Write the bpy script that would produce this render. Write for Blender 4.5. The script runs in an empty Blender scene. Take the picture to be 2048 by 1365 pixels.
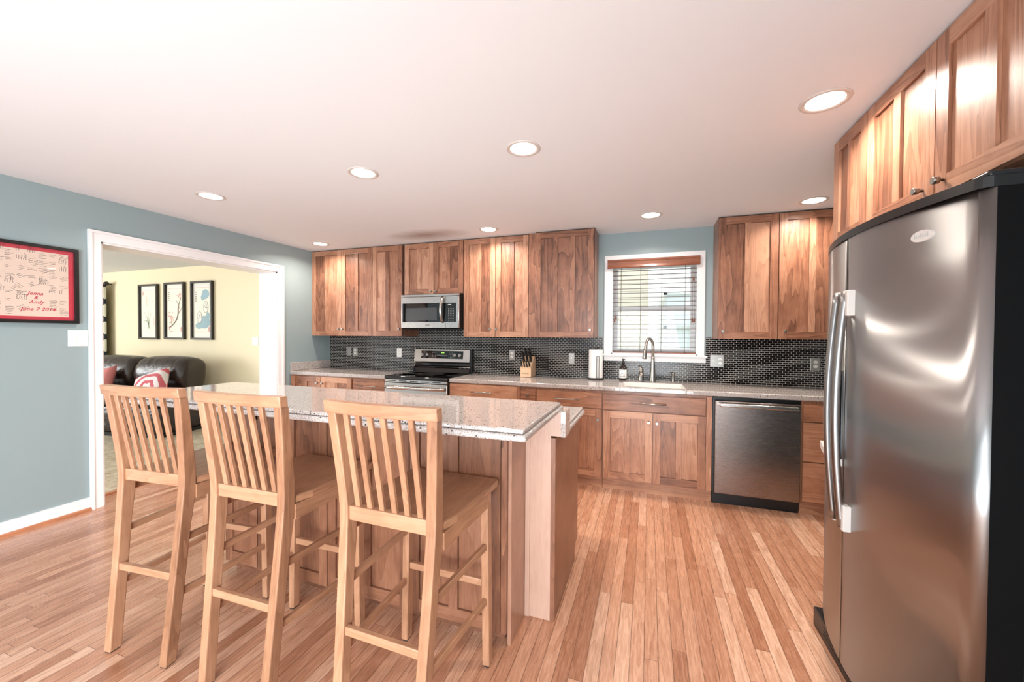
import bpy, bmesh, math, random
from mathutils import Vector, Matrix
random.seed(7)
PI = math.pi
SC = bpy.context.scene
COL = SC.collection

# ------------------------------------------------------------------ camera
FPX, CYAW, CPITCH, CROLL = 790.8962, 0.3343, 0.0155, 0.0059
cy_, sy_ = math.cos(CYAW), math.sin(CYAW)
A_ = Matrix(((cy_, sy_, 0), (-sy_, cy_, 0), (0, 0, 1)))
c_, s_ = math.cos(CPITCH), math.sin(CPITCH)
B_ = Matrix(((1, 0, 0), (0, c_, -s_), (0, s_, c_)))
c_, s_ = math.cos(CROLL), math.sin(CROLL)
C_ = Matrix(((c_, 0, s_), (0, 1, 0), (-s_, 0, c_)))
R_ = C_ @ B_ @ A_                                   # rows: right, forward, up
cam_d = bpy.data.cameras.new('camera')
cam = bpy.data.objects.new('camera', cam_d)
COL.objects.link(cam)
cam_d.sensor_width = 36.0
cam_d.lens = FPX / 2048 * 36.0
cam_d.clip_start = 0.02
M = Matrix((R_[0], R_[2], -R_[1])).transposed().to_4x4()
M.translation = Vector((0, -4.2202, 1.367))
cam.matrix_world = M
SC.camera = cam

# ------------------------------------------------------------------ world, daylight, exposure
W = bpy.data.worlds.new('world')
SC.world = W
W.use_nodes = True
bg = W.node_tree.nodes['Background']
bg.inputs[0].default_value = (0.88, 0.95, 1.0, 1)
bg.inputs[1].default_value = 2.6
SC.view_settings.view_transform = 'Standard'
SC.view_settings.look = 'None'
SC.view_settings.exposure = -0.22
SC.view_settings.gamma = 1.0
SC.view_settings.use_curve_mapping = False


def area_light(name, loc, rot, sx, sy, power, col=(1, 1, 1), spread=PI, shape='RECTANGLE', parent=None):
    l = bpy.data.lights.new(name, 'AREA')
    l.shape = shape
    l.size = sx
    l.size_y = sy
    l.energy = power
    l.color = col
    l.spread = spread
    o = bpy.data.objects.new(name, l)
    COL.objects.link(o)
    o.location = loc
    o.rotation_euler = rot
    if parent:
        o.parent = parent
    return o


# daylight through the patio doors behind the photographer and the living room windows, plus an added ceiling fill
area_light('daylight_patio', (-0.4, -6.2, 1.1), (PI / 2 - 0.34, 0, 0.62), 2.6, 1.9, 120, (0.86, 0.94, 1.0), math.radians(125))
area_light('ceiling_fill', (-0.9, -6.2, 0.45), (PI / 2 + 0.75, 0, 0.15), 3.2, 0.8, 85, (0.86, 0.94, 1.0), math.radians(150))  # added fill light, tilted up to brighten the ceiling
sun_d = bpy.data.lights.new('sun', 'SUN')
sun_d.energy = 2.2
sun_d.angle = 0.02
sun = bpy.data.objects.new('sun', sun_d)
COL.objects.link(sun)
sun.rotation_euler = (math.radians(36), 0, math.radians(-25))
area_light('daylight_living', (-10.8, -5.2, 1.5), (PI / 2 + 0.22, 0, -0.67), 2.4, 1.6, 250, (0.95, 0.98, 1.0))

# ------------------------------------------------------------------ helpers
def lin(c):
    c /= 255.0
    return c / 12.92 if c <= 0.04045 else ((c + 0.055) / 1.055) ** 2.4


def rgb(r, g, b):
    return (lin(r), lin(g), lin(b), 1.0)


ORG = {}


class MB:
    """collects boxes, tubes, lathes, prisms and builds ONE mesh object"""

    def __init__(self):
        self.bm = bmesh.new()
        self.lt = self.bm.faces.layers.float.new('tone')
        self.lg = self.bm.faces.layers.float.new('grain')

    def _tag(self, faces, tone=None, grain=0, smooth=False, mi=0):
        if tone is None:
            tone = random.random()
        for f in faces:
            f[self.lt] = tone
            f[self.lg] = grain
            f.smooth = smooth
            f.material_index = mi

    def hexa(self, pts, tone=None, grain=0, bevel=0, seg=2, mi=0):
        """8 points, bottom 4 then top 4 (same winding)"""
        v = [self.bm.verts.new(p) for p in pts]
        q = [(0, 1, 2, 3), (4, 5, 6, 7), (0, 1, 5, 4), (1, 2, 6, 5), (2, 3, 7, 6), (3, 0, 4, 7)]
        fs = [self.bm.faces.new([v[i] for i in k]) for k in q]
        bmesh.ops.recalc_face_normals(self.bm, faces=fs)
        self._tag(fs, tone, grain, False, mi)
        if bevel:
            t, g = fs[0][self.lt], fs[0][self.lg]
            es = list({e for f in fs for e in f.edges})
            r = bmesh.ops.bevel(self.bm, geom=es, offset=bevel, segments=seg, affect='EDGES', profile=0.5)
            for f in r['faces']:
                f[self.lt] = t
                f[self.lg] = g
                f.material_index = mi
                f.smooth = seg > 1
        return self

    def box(self, x0, x1, y0, y1, z0, z1, tone=None, grain=0, bevel=0, seg=2, mi=0):
        return self.hexa([(x0, y0, z0), (x1, y0, z0), (x1, y1, z0), (x0, y1, z0),
                          (x0, y0, z1), (x1, y0, z1), (x1, y1, z1), (x0, y1, z1)], tone, grain, bevel, seg, mi)

    def boxf(self, fr, u0, u1, d0, d1, w0, w1, tone=None, grain=0, bevel=0, seg=2, mi=0):
        p = [(u0, d0, w0), (u1, d0, w0), (u1, d1, w0), (u0, d1, w0), (u0, d0, w1), (u1, d0, w1), (u1, d1, w1), (u0, d1, w1)]
        return self.hexa([fr(*q) for q in p], tone, grain, bevel, seg, mi)

    def prism(self, poly, a0, a1, axis='z', tone=None, grain=0, smooth=False, mi=0, bevel=0, edge_mi=0):
        """polygon (p,q) extruded from a0 to a1 along axis"""
        def P(p, q, a):
            return {'z': (p, q, a), 'y': (p, a, q), 'x': (a, p, q)}[axis]
        v0 = [self.bm.verts.new(P(p, q, a0)) for p, q in poly]
        v1 = [self.bm.verts.new(P(p, q, a1)) for p, q in poly]
        n = len(poly)
        fs = [self.bm.faces.new(v0), self.bm.faces.new(v1)]
        side = [self.bm.faces.new((v0[i], v0[(i + 1) % n], v1[(i + 1) % n], v1[i])) for i in range(n)]
        bmesh.ops.recalc_face_normals(self.bm, faces=fs + side)
        self._tag(fs, tone, grain, False, mi)
        t = fs[0][self.lt]
        self._tag(side, t, grain, bool(smooth), mi)
        if smooth:
            for f in side[-3:] + fs:
                f.smooth = False
                f.material_index = edge_mi
        if bevel:
            es = [e for f in fs for e in f.edges]
            r = bmesh.ops.bevel(self.bm, geom=list(set(es)), offset=bevel, segments=2, affect='EDGES', profile=0.5)
            for f in r['faces']:
                f[self.lt] = t
                f[self.lg] = grain
                f.material_index = mi
        return self

    def tube(self, pts, r, n=10, tone=None, grain=0, cap=True, mi=0, flat=1.0):
        """tube along points; r a number or a list"""
        pts = [Vector(p) for p in pts]
        rr = r if isinstance(r, (list, tuple)) else [r] * len(pts)
        rings = []
        up = None
        for i, p in enumerate(pts):
            t = (pts[min(i + 1, len(pts) - 1)] - pts[max(i - 1, 0)]).normalized()
            if up is None:
                up = Vector((0, 0, 1)) if abs(t.z) < 0.9 else Vector((1, 0, 0))
            a = t.cross(up).normalized()
            b = a.cross(t).normalized()
            up = b
            rings.append([self.bm.verts.new(p + (a * math.cos(2 * PI * k / n) + b * flat * math.sin(2 * PI * k / n)) * rr[i]) for k in range(n)])
        fs = []
        for A, B in zip(rings, rings[1:]):
            for k in range(n):
                fs.append(self.bm.faces.new((A[k], A[(k + 1) % n], B[(k + 1) % n], B[k])))
        self._tag(fs, tone, grain, True, mi)
        if cap:
            cs = [self.bm.faces.new(rings[0]), self.bm.faces.new(rings[-1])]
            self._tag(cs, 0.5, grain, False, mi)
            fs = fs + cs
        bmesh.ops.recalc_face_normals(self.bm, faces=fs)
        return self

    def lathe(self, prof, c=(0, 0, 0), n=24, axis='z', mi=0, smooth=True):
        """profile (radius, height) spun about an axis through c"""
        rings = []
        for r, h in prof:
            ring = []
            for k in range(n):
                a = 2 * PI * k / n
                p, q = r * math.cos(a), r * math.sin(a)
                v = {'z': (p, q, h), 'y': (p, h, q), 'x': (h, p, q)}[axis]
                ring.append(self.bm.verts.new((v[0] + c[0], v[1] + c[1], v[2] + c[2])))
            rings.append(ring)
        fs = []
        for A, B in zip(rings, rings[1:]):
            for k in range(n):
                fs.append(self.bm.faces.new((A[k], A[(k + 1) % n], B[(k + 1) % n], B[k])))
        self._tag(fs, 0.5, 0, smooth, mi)
        cs = []
        if prof[0][0] > 1e-5:
            cs.append(self.bm.faces.new(rings[0]))
        if prof[-1][0] > 1e-5:
            cs.append(self.bm.faces.new(rings[-1]))
        self._tag(cs, 0.5, 0, False, mi)
        bmesh.ops.recalc_face_normals(self.bm, faces=fs + cs)
        return self

    def quad(self, pts, tone=None, grain=0, mi=0):
        f = self.bm.faces.new([self.bm.verts.new(p) for p in pts])
        self._tag([f], tone, grain, False, mi)
        return self

    def ribbon(self, pts, w, fr, mi=0):
        """flat pen stroke in a frame fr(u,d,w): pts (u,v)"""
        n = len(pts)
        L, Rr = [], []
        for i, (u, v) in enumerate(pts):
            a, b = pts[max(i - 1, 0)], pts[min(i + 1, n - 1)]
            dx, dy = b[0] - a[0], b[1] - a[1]
            l = math.hypot(dx, dy) or 1
            ww = (w[i] if isinstance(w, (list, tuple)) else w) / 2
            nx, ny = -dy / l * ww, dx / l * ww
            L.append(self.bm.verts.new(fr(u + nx, 0, v + ny)))
            Rr.append(self.bm.verts.new(fr(u - nx, 0, v - ny)))
        fs = [self.bm.faces.new((L[i], L[i + 1], Rr[i + 1], Rr[i])) for i in range(n - 1)]
        self._tag(fs, 0.5, 0, False, mi)
        return self

    def blob(self, c, sx, sy, sz, e=0.5, n=20, m=12, mi=0):
        """superellipsoid"""
        def pw(a, k):
            return math.copysign(abs(a) ** k, a)
        rings = []
        for j in range(1, m):
            ph = -PI / 2 + PI * j / m
            rings.append([self.bm.verts.new((c[0] + sx * pw(math.cos(ph), e) * pw(math.cos(2 * PI * k / n), e),
                                             c[1] + sy * pw(math.cos(ph), e) * pw(math.sin(2 * PI * k / n), e),
                                             c[2] + sz * pw(math.sin(ph), e))) for k in range(n)])
        b = self.bm.verts.new((c[0], c[1], c[2] - sz))
        t = self.bm.verts.new((c[0], c[1], c[2] + sz))
        fs = []
        for A, B in zip(rings, rings[1:]):
            for k in range(n):
                fs.append(self.bm.faces.new((A[k], A[(k + 1) % n], B[(k + 1) % n], B[k])))
        for k in range(n):
            fs.append(self.bm.faces.new((rings[0][(k + 1) % n], rings[0][k], b)))
            fs.append(self.bm.faces.new((rings[-1][k], rings[-1][(k + 1) % n], t)))
        bmesh.ops.recalc_face_normals(self.bm, faces=fs)
        self._tag(fs, 0.5, 0, True, mi)
        return self

    def build(self, name, mat, parent=None, subsurf=0):
        org = ORG.get(parent.name, Vector((0, 0, 0))) if parent else Vector((0, 0, 0))
        if org.length:
            bmesh.ops.translate(self.bm, verts=self.bm.verts, vec=-org)
        me = bpy.data.meshes.new(name)
        self.bm.to_mesh(me)
        self.bm.free()
        for m in (mat if isinstance(mat, (list, tuple)) else [mat]):
            me.materials.append(m)
        o = bpy.data.objects.new(name, me)
        COL.objects.link(o)
        if parent:
            o.parent = parent
            ORG[o.name] = org
        if subsurf:
            md = o.modifiers.new('smooth', 'SUBSURF')
            md.levels = md.render_levels = subsurf
        return o


def thing(name, loc, label, cat, group=None):
    o = bpy.data.objects.new(name, None)
    COL.objects.link(o)
    o.location = loc
    o.empty_display_size = 0.1
    ORG[o.name] = Vector(loc)
    return tag(o, label, cat, group)


def tag(o, label, cat, group=None):
    o['label'] = label
    o['category'] = cat
    if group:
        o['group'] = group
    return o


def struct(o):
    o['kind'] = 'structure'
    return o


def copy_tree(o, parent=None):
    c = o.copy()
    COL.objects.link(c)
    if parent:
        c.parent = parent
    for ch in list(o.children):
        copy_tree(ch, c)
    return c


# ------------------------------------------------------------------ materials
def mat(name, col=(0.8, 0.8, 0.8, 1), rough=0.5, metal=0.0, coat=0.0, spec=0.5, emit=None, estr=0, aniso=0.0):
    m = bpy.data.materials.new(name)
    m.use_nodes = True
    b = m.node_tree.nodes['Principled BSDF']
    b.inputs['Base Color'].default_value = col
    b.inputs['Roughness'].default_value = rough
    b.inputs['Metallic'].default_value = metal
    b.inputs['Coat Weight'].default_value = coat
    b.inputs['Coat Roughness'].default_value = 0.1
    b.inputs['Specular IOR Level'].default_value = spec
    b.inputs['Anisotropic'].default_value = aniso
    if emit:
        b.inputs['Emission Color'].default_value = emit
        b.inputs['Emission Strength'].default_value = estr
    return m


class NT:
    def __init__(self, m):
        self.t = m.node_tree
        self.b = self.t.nodes['Principled BSDF']

    def n(self, typ, **kw):
        x = self.t.nodes.new(typ)
        for k, v in kw.items():
            setattr(x, k, v)
        return x

    def l(self, a, b):
        self.t.links.new(a, b)

    def val(self, sock, v):
        if hasattr(v, 'is_linked') or hasattr(v, 'node'):
            self.l(v, sock)
        else:
            sock.default_value = v

    def math(self, op, a, b=0.0, c=0.0):
        x = self.n('ShaderNodeMath', operation=op)
        self.val(x.inputs[0], a)
        self.val(x.inputs[1], b)
        self.val(x.inputs[2], c)
        return x.outputs[0]

    def vmath(self, op, a, b):
        x = self.n('ShaderNodeVectorMath', operation=op)
        self.val(x.inputs[0], a)
        self.val(x.inputs[1], b)
        return x.outputs[0]

    def comb(self, x, y, z):
        c = self.n('ShaderNodeCombineXYZ')
        for i, v in enumerate((x, y, z)):
            self.val(c.inputs[i], v)
        return c.outputs[0]

    def sep(self, v):
        s = self.n('ShaderNodeSeparateXYZ')
        self.l(v, s.inputs[0])
        return s.outputs

    def noise(self, vec, scale=5, detail=4, rough=0.5, dist=0.0):
        x = self.n('ShaderNodeTexNoise')
        self.l(vec, x.inputs['Vector'])
        x.inputs['Scale'].default_value = scale
        x.inputs['Detail'].default_value = detail
        x.inputs['Roughness'].default_value = rough
        x.inputs['Distortion'].default_value = dist
        return x.outputs[0]

    def ramp(self, fac, stops, interp='LINEAR'):
        x = self.n('ShaderNodeValToRGB')
        x.color_ramp.interpolation = interp
        e = x.color_ramp.elements
        while len(e) < len(stops):
            e.new(0.5)
        for i, (p, c) in enumerate(stops):
            e[i].position = p
            e[i].color = c
        self.l(fac, x.inputs[0])
        return x.outputs[0]

    def mix(self, fac, a, b, mode='MIX'):
        x = self.n('ShaderNodeMix', data_type='RGBA', blend_type=mode)
        self.val(x.inputs[0], fac)
        self.val(x.inputs[6], a)
        self.val(x.inputs[7], b)
        return x.outputs[2]

    def objco(self):
        return self.n('ShaderNodeTexCoord').outputs['Object']

    def attr(self, name):
        return self.n('ShaderNodeAttribute', attribute_name=name).outputs['Fac']

    def bump(self, h, strength=0.2, dist=0.01):
        x = self.n('ShaderNodeBump')
        x.inputs['Strength'].default_value = strength
        x.inputs['Distance'].default_value = dist
        self.l(h, x.inputs['Height'])
        self.l(x.outputs[0], self.b.inputs['Normal'])


def wood(name, dark, mid, light, rough=0.38, figure=0.5, tonevar=0.35, coat=0.15):
    """boards: attribute grain 0/1/2 = fibres along Z/X/Y, attribute tone = which board"""
    m = mat(name, mid, rough, coat=coat)
    t = NT(m)
    co = t.objco()
    x, y, z = t.sep(co)
    g = t.attr('grain')
    tone = t.attr('tone')
    info = t.n('ShaderNodeObjectInfo').outputs['Random']
    off = t.math('MULTIPLY', tone, 41.0)
    off = t.math('ADD', off, t.math('MULTIPLY', info, 17.0))

    def axis(v, k):
        is_k = t.math('COMPARE', g, float(k), 0.25)
        f = t.math('SUBTRACT', 1.0, t.math('MULTIPLY', is_k, 0.9))
        return t.math('ADD', t.math('MULTIPLY', v, f), off)
    v = t.comb(axis(x, 1), axis(y, 2), axis(z, 0))
    fine = t.noise(v, 110, 4, 0.65)
    low = t.noise(v, 6.5, 2, 0.5, 0.5)
    ring = t.math('FRACT', t.math('MULTIPLY', low, 11.0))
    ring = t.math('POWER', ring, 0.45)
    blotch = t.noise(t.comb(t.math('ADD', x, off), t.math('ADD', y, off), z), 5, 3, 0.6)
    f = t.math('ADD', t.math('MULTIPLY', fine, 0.38), t.math('MULTIPLY', ring, 0.30 * figure))
    f = t.math('ADD', f, t.math('MULTIPLY', blotch, 0.45))
    f = t.math('ADD', f, t.math('MULTIPLY', t.math('SUBTRACT', tone, 0.5), tonevar))
    c = t.ramp(f, [(0.25, dark), (0.55, mid), (0.85, light)])
    t.l(c, t.b.inputs['Base Color'])
    t.bump(fine, 0.05, 0.002)
    return m


M_cab = wood('stained_cherry', rgb(92, 56, 40), rgb(150, 101, 76), rgb(190, 142, 114), figure=0.9, tonevar=0.4)
M_base = wood('stained_cherry_base', rgb(106, 66, 46), rgb(164, 112, 83), rgb(200, 150, 118), figure=0.8, tonevar=0.45)
M_isl = wood('maple_veneer', rgb(92, 58, 42), rgb(142, 95, 70), rgb(174, 126, 99), tonevar=0.25)
M_end = wood('maple_end_veneer', rgb(146, 102, 80), rgb(176, 130, 106), rgb(196, 152, 128), tonevar=0.1, figure=0.3)
M_post = wood('pale_maple', rgb(184, 146, 126), rgb(200, 163, 143), rgb(212, 178, 160), tonevar=0.1, figure=0.3)
M_stool = wood('blond_beech', rgb(130, 89, 64), rgb(174, 127, 96), rgb(203, 157, 124), rough=0.35, tonevar=0.22)
M_shoe = wood('oak_shoe', rgb(160, 98, 66), rgb(196, 132, 94), rgb(214, 154, 116))
M_blind = wood('blind_wood', rgb(92, 50, 32), rgb(138, 80, 54), rgb(160, 100, 70), tonevar=0.1)
M_block = wood('knife_block_wood', rgb(206, 160, 118), rgb(232, 196, 160), rgb(244, 214, 184), tonevar=0.15)
M_gap = mat('cabinet_shadow_gap', rgb(52, 32, 22), 0.7)


def make_floor():
    m = mat('oak_strip_floor', rough=0.3, coat=0.25)
    t = NT(m)
    x, y, z = t.sep(t.objco())
    xs = t.math('DIVIDE', t.math('ADD', x, 50.0), 0.0572)
    row = t.math('FLOOR', xs)
    fx = t.math('FRACT', xs)

    def wn(a, b):
        w = t.n('ShaderNodeTexWhiteNoise', noise_dimensions='2D')
        t.l(t.comb(a, b, 0.0), w.inputs['Vector'])
        return w.outputs['Value']
    r1 = wn(row, 3.3)
    ln = t.math('ADD', 0.55, t.math('MULTIPLY', wn(row, 8.1), 0.9))
    ys = t.math('DIVIDE', t.math('ADD', t.math('ADD', y, 40.0), t.math('MULTIPLY', r1, 3.0)), ln)
    pl = t.math('FLOOR', ys)
    fy = t.math('FRACT', ys)
    rnd = wn(row, pl)
    rnd2 = wn(t.math('ADD', row, 0.5), pl)
    off = t.math('MULTIPLY', rnd2, 60.0)
    v = t.comb(t.math('ADD', t.math('MULTIPLY', x, 1.0), off), t.math('ADD', t.math('MULTIPLY', y, 0.07), off), 0.0)
    fine = t.noise(v, 120, 4, 0.65)
    low = t.noise(v, 13, 2, 0.5, 0.5)
    ring = t.math('POWER', t.math('FRACT', t.math('MULTIPLY', low, 9.0)), 0.4)
    base = t.ramp(rnd, [(0.0, rgb(176, 122, 92)), (0.25, rgb(200, 148, 118)), (0.75, rgb(212, 163, 133)), (1.0, rgb(230, 188, 160))])
    g = t.math('ADD', t.math('MULTIPLY', fine, 0.6), t.math('MULTIPLY', ring, 0.2))
    gr = t.ramp(g, [(0.25, rgb(196, 172, 156)), (0.55, rgb(255, 255, 255))])
    c = t.mix(0.85, base, gr, 'MULTIPLY')
    gx = t.math('LESS_THAN', t.math('MINIMUM', fx, t.math('SUBTRACT', 1.0, fx)), 0.025)
    gy = t.math('LESS_THAN', t.math('MULTIPLY', fy, ln), 0.0022)
    gap = t.math('MAXIMUM', gx, gy)
    c = t.mix(t.math('MULTIPLY', gap, 0.75), c, rgb(80, 48, 32))
    t.l(c, t.b.inputs['Base Color'])
    t.l(t.math('ADD', 0.2, t.math('MULTIPLY', fine, 0.14)), t.b.inputs['Roughness'])
    t.bump(t.math('SUBTRACT', 1.0, gap), 0.25, 0.001)
    return m


M_floor = make_floor()


def make_tile():
    m = mat('black_mosaic_tile', rough=0.16, spec=0.25)
    t = NT(m)
    x, y, z = t.sep(t.objco())
    br = t.n('ShaderNodeTexBrick')
    t.l(t.comb(x, t.math('SUBTRACT', z, 0.92), 0.0), br.inputs['Vector'])
    br.offset = 0.5
    br.inputs['Scale'].default_value = 1.0
    br.inputs['Brick Width'].default_value = 0.0415
    br.inputs['Row Height'].default_value = 0.0193
    br.inputs['Mortar Size'].default_value = 0.0013
    br.inputs['Mortar Smooth'].default_value = 0.1
    br.inputs['Color1'].default_value = rgb(11, 9, 9)
    br.inputs['Color2'].default_value = rgb(27, 22, 21)
    br.inputs['Mortar'].default_value = rgb(216, 211, 205)
    t.l(br.outputs['Color'], t.b.inputs['Base Color'])
    t.l(t.math('ADD', 0.16, t.math('MULTIPLY', br.outputs['Fac'], 0.6)), t.b.inputs['Roughness'])
    t.bump(t.math('SUBTRACT', 1.0, br.outputs['Fac']), 0.5, 0.002)
    return m


M_tile = make_tile()


def make_granite():
    m = mat('speckled_quartz', rough=0.045, spec=0.7)
    t = NT(m)
    co = t.objco()
    v1 = t.n('ShaderNodeTexVoronoi', feature='F1')
    t.l(co, v1.inputs['Vector'])
    v1.inputs['Scale'].default_value = 95
    v2 = t.n('ShaderNodeTexVoronoi', feature='F1')
    t.l(co, v2.inputs['Vector'])
    v2.inputs['Scale'].default_value = 210
    n = t.noise(co, 60, 3)
    base = t.ramp(t.noise(co, 260, 2), [(0.3, rgb(140, 127, 120)), (0.5, rgb(184, 174, 168)), (0.72, rgb(214, 209, 206))])
    r1 = t.sep(v1.outputs['Color'])[0]
    r2 = t.sep(v2.outputs['Color'])[1]
    dark = t.math('MULTIPLY', t.math('LESS_THAN', v1.outputs['Distance'], 0.34), t.math('GREATER_THAN', r1, 0.87))
    tan = t.math('MULTIPLY', t.math('LESS_THAN', v2.outputs['Distance'], 0.42), t.math('GREATER_THAN', r2, 0.76))
    c = t.mix(t.math('MULTIPLY', tan, 0.7), base, rgb(134, 112, 98))
    c = t.mix(t.math('MULTIPLY', dark, 0.88), c, rgb(48, 42, 42))
    t.l(c, t.b.inputs['Base Color'])
    return m


M_gran = make_granite()


def make_ceiling():
    m = mat('white_ceiling_paint', rough=0.85)
    t = NT(m)
    x, y, z = t.sep(t.objco())
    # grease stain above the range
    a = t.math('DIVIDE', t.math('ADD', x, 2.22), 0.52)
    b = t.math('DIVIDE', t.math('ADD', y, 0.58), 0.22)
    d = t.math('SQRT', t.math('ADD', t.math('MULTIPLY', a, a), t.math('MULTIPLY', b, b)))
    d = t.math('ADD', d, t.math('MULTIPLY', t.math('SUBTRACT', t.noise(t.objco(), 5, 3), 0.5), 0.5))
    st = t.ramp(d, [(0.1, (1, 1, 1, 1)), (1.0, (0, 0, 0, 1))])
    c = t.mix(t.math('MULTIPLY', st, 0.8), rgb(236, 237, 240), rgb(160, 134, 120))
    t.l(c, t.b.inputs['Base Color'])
    t.bump(t.noise(t.objco(), 120, 3), 0.03, 0.002)
    return m


def paint(name, col, rough=0.5):
    m = mat(name, col, rough)
    t = NT(m)
    t.bump(t.noise(t.objco(), 160, 3), 0.04, 0.002)
    return m


def steel(name, col=rgb(200, 196, 192), rough=0.24, axis='x', aniso=0.5):
    m = mat(name, col, rough, 1.0, aniso=aniso)
    t = NT(m)
    x, y, z = t.sep(t.objco())
    v = {'x': t.comb(t.math('MULTIPLY', x, 0.02), y, z), 'z': t.comb(x, y, t.math('MULTIPLY', z, 0.02)),
         'y': t.comb(x, t.math('MULTIPLY', y, 0.02), z)}[axis]
    n = t.noise(v, 400, 3, 0.6)
    t.l(t.math('ADD', rough - 0.025, t.math('MULTIPLY', n, 0.05)), t.b.inputs['Roughness'])
    return m


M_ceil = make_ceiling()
M_wall = paint('blue_grey_paint', rgb(147, 163, 165), 0.4)
M_yell = paint('pale_yellow_paint', rgb(238, 224, 190), 0.6)
M_white = paint('white_trim_paint', rgb(240, 238, 237), 0.35)
M_offw = mat('off_white_plastic', rgb(238, 236, 230), 0.35)
M_steel = steel('brushed_steel', axis='x')
M_fridge = steel('brushed_steel_door', rgb(160, 158, 157), 0.3, 'z', 0.35)
M_dw = steel('brushed_steel_dishwasher', rgb(150, 138, 132), 0.27, 'x')
M_chrome = mat('satin_nickel', rgb(172, 167, 161), 0.28, 1.0)
M_hand = mat('grey_steel_handle', rgb(158, 156, 155), 0.3, 1.0)
M_black = mat('black_plastic', rgb(22, 22, 23), 0.35)
M_bside = paint('black_textured_enamel', rgb(14, 14, 15), 0.5)
M_bside.node_tree.nodes['Principled BSDF'].inputs['Specular IOR Level'].default_value = 0.1
M_glassb = mat('black_glass', rgb(10, 10, 11), 0.04, spec=0.8)
M_rubber = mat('black_rubber', rgb(25, 23, 22), 0.7)
M_cer = mat('white_enamel', rgb(244, 242, 238), 0.12, coat=0.5)
M_paper = mat('white_paper', rgb(244, 243, 240), 0.85)
M_red = mat('red_mat_board', rgb(196, 52, 70), 0.6)
M_redink = mat('red_ink', rgb(196, 48, 66), 0.6)
M_ink = mat('black_ink', rgb(66, 58, 56), 0.7)
M_cream = mat('cream_cloth', rgb(222, 200, 184), 0.7)
M_artpaper = mat('scroll_paper', rgb(246, 243, 234), 0.7)
M_artin = mat('scroll_inner_paper', rgb(246, 240, 226), 0.7)
M_sumi = mat('sumi_ink', rgb(58, 46, 46), 0.7)
M_pink = mat('pink_wash', rgb(214, 142, 142), 0.7)
M_bluew = mat('blue_wash', rgb(138, 176, 190), 0.7)
M_greenw = mat('grey_green_wash', rgb(158, 172, 150), 0.7)
M_afr = mat('dark_picture_frame', rgb(44, 38, 32), 0.4)
M_bulb = mat('lamp_diffuser', rgb(255, 240, 220), 0.5, emit=(1.0, 0.9, 0.78, 1), estr=14)
M_trimring = mat('lamp_trim_ring', rgb(214, 204, 198), 0.35)
M_leather = mat('dark_brown_leather', rgb(46, 34, 30), 0.28, coat=0.2)
M_led = mat('green_display', rgb(40, 60, 20), 0.4, emit=(0.5, 1.0, 0.15, 1), estr=1.5)
M_mark = mat('pale_print', rgb(190, 190, 186), 0.5)
M_amber = mat('dark_amber_glass', rgb(34, 22, 16), 0.1, coat=0.4)
M_cord = mat('blind_cord', rgb(96, 72, 60), 0.7)
M_gasket = mat('pale_gasket', rgb(214, 208, 202), 0.5)
M_art_glass = None


def make_glass():
    m = bpy.data.materials.new('clear_glass')
    m.use_nodes = True
    nt = m.node_tree
    for n in list(nt.nodes):
        nt.nodes.remove(n)
    o = nt.nodes.new('ShaderNodeOutputMaterial')
    mx = nt.nodes.new('ShaderNodeMixShader')
    lw = nt.nodes.new('ShaderNodeLayerWeight')
    fr = nt.nodes.new('ShaderNodeMapRange')
    pw_ = nt.nodes.new('ShaderNodeMath')
    pw_.operation = 'POWER'
    pw_.inputs[1].default_value = 4.0
    tr = nt.nodes.new('ShaderNodeBsdfTransparent')
    gl = nt.nodes.new('ShaderNodeBsdfGlossy')
    lw.inputs['Blend'].default_value = 0.5
    nt.links.new(lw.outputs['Facing'], pw_.inputs[0])
    nt.links.new(pw_.outputs[0], fr.inputs['Value'])
    fr.inputs['To Min'].default_value = 0.03
    fr.inputs['To Max'].default_value = 0.7
    gl.inputs['Roughness'].default_value = 0.02
    nt.links.new(fr.outputs[0], mx.inputs[0])
    nt.links.new(tr.outputs[0], mx.inputs[1])
    nt.links.new(gl.outputs[0], mx.inputs[2])
    nt.links.new(mx.outputs[0], o.inputs[0])
    return m


M_glass = make_glass()
nl = NT(M_leather)
nl.bump(nl.noise(nl.objco(), 7, 5, 0.6, 0.8), 0.35, 0.05)
M_carpet = mat('beige_carpet', rgb(190, 178, 158), 0.95)
nl = NT(M_carpet)
cc = nl.ramp(nl.noise(nl.objco(), 9, 6, 0.75), [(0.3, rgb(160, 142, 116)), (0.5, rgb(196, 184, 162)), (0.7, rgb(222, 214, 198))])
nl.l(cc, nl.b.inputs['Base Color'])
nl.bump(nl.noise(nl.objco(), 250, 2), 0.5, 0.01)


def make_trellis():
    m = mat('trellis_fabric', rgb(232, 230, 214), 0.85)
    t = NT(m)
    x, y, z = t.sep(t.objco())
    u = t.math('DIVIDE', x, 0.17)
    w = t.math('MULTIPLY', t.math('SINE', t.math('MULTIPLY', z, 2 * PI / 0.30)), 0.25)
    masks = []
    for sgn, o in ((1, 0.25), (-1, 0.75)):
        f = t.math('FRACT', t.math('ADD', t.math('ADD', u, o), t.math('MULTIPLY', w, float(sgn))))
        masks.append(t.math('LESS_THAN', t.math('ABSOLUTE', t.math('SUBTRACT', f, 0.5)), 0.085))
    k = t.math('MAXIMUM', *masks)
    t.l(t.mix(k, rgb(230, 228, 208), rgb(34, 42, 50)), t.b.inputs['Base Color'])
    return m


M_trellis = make_trellis()


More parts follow.
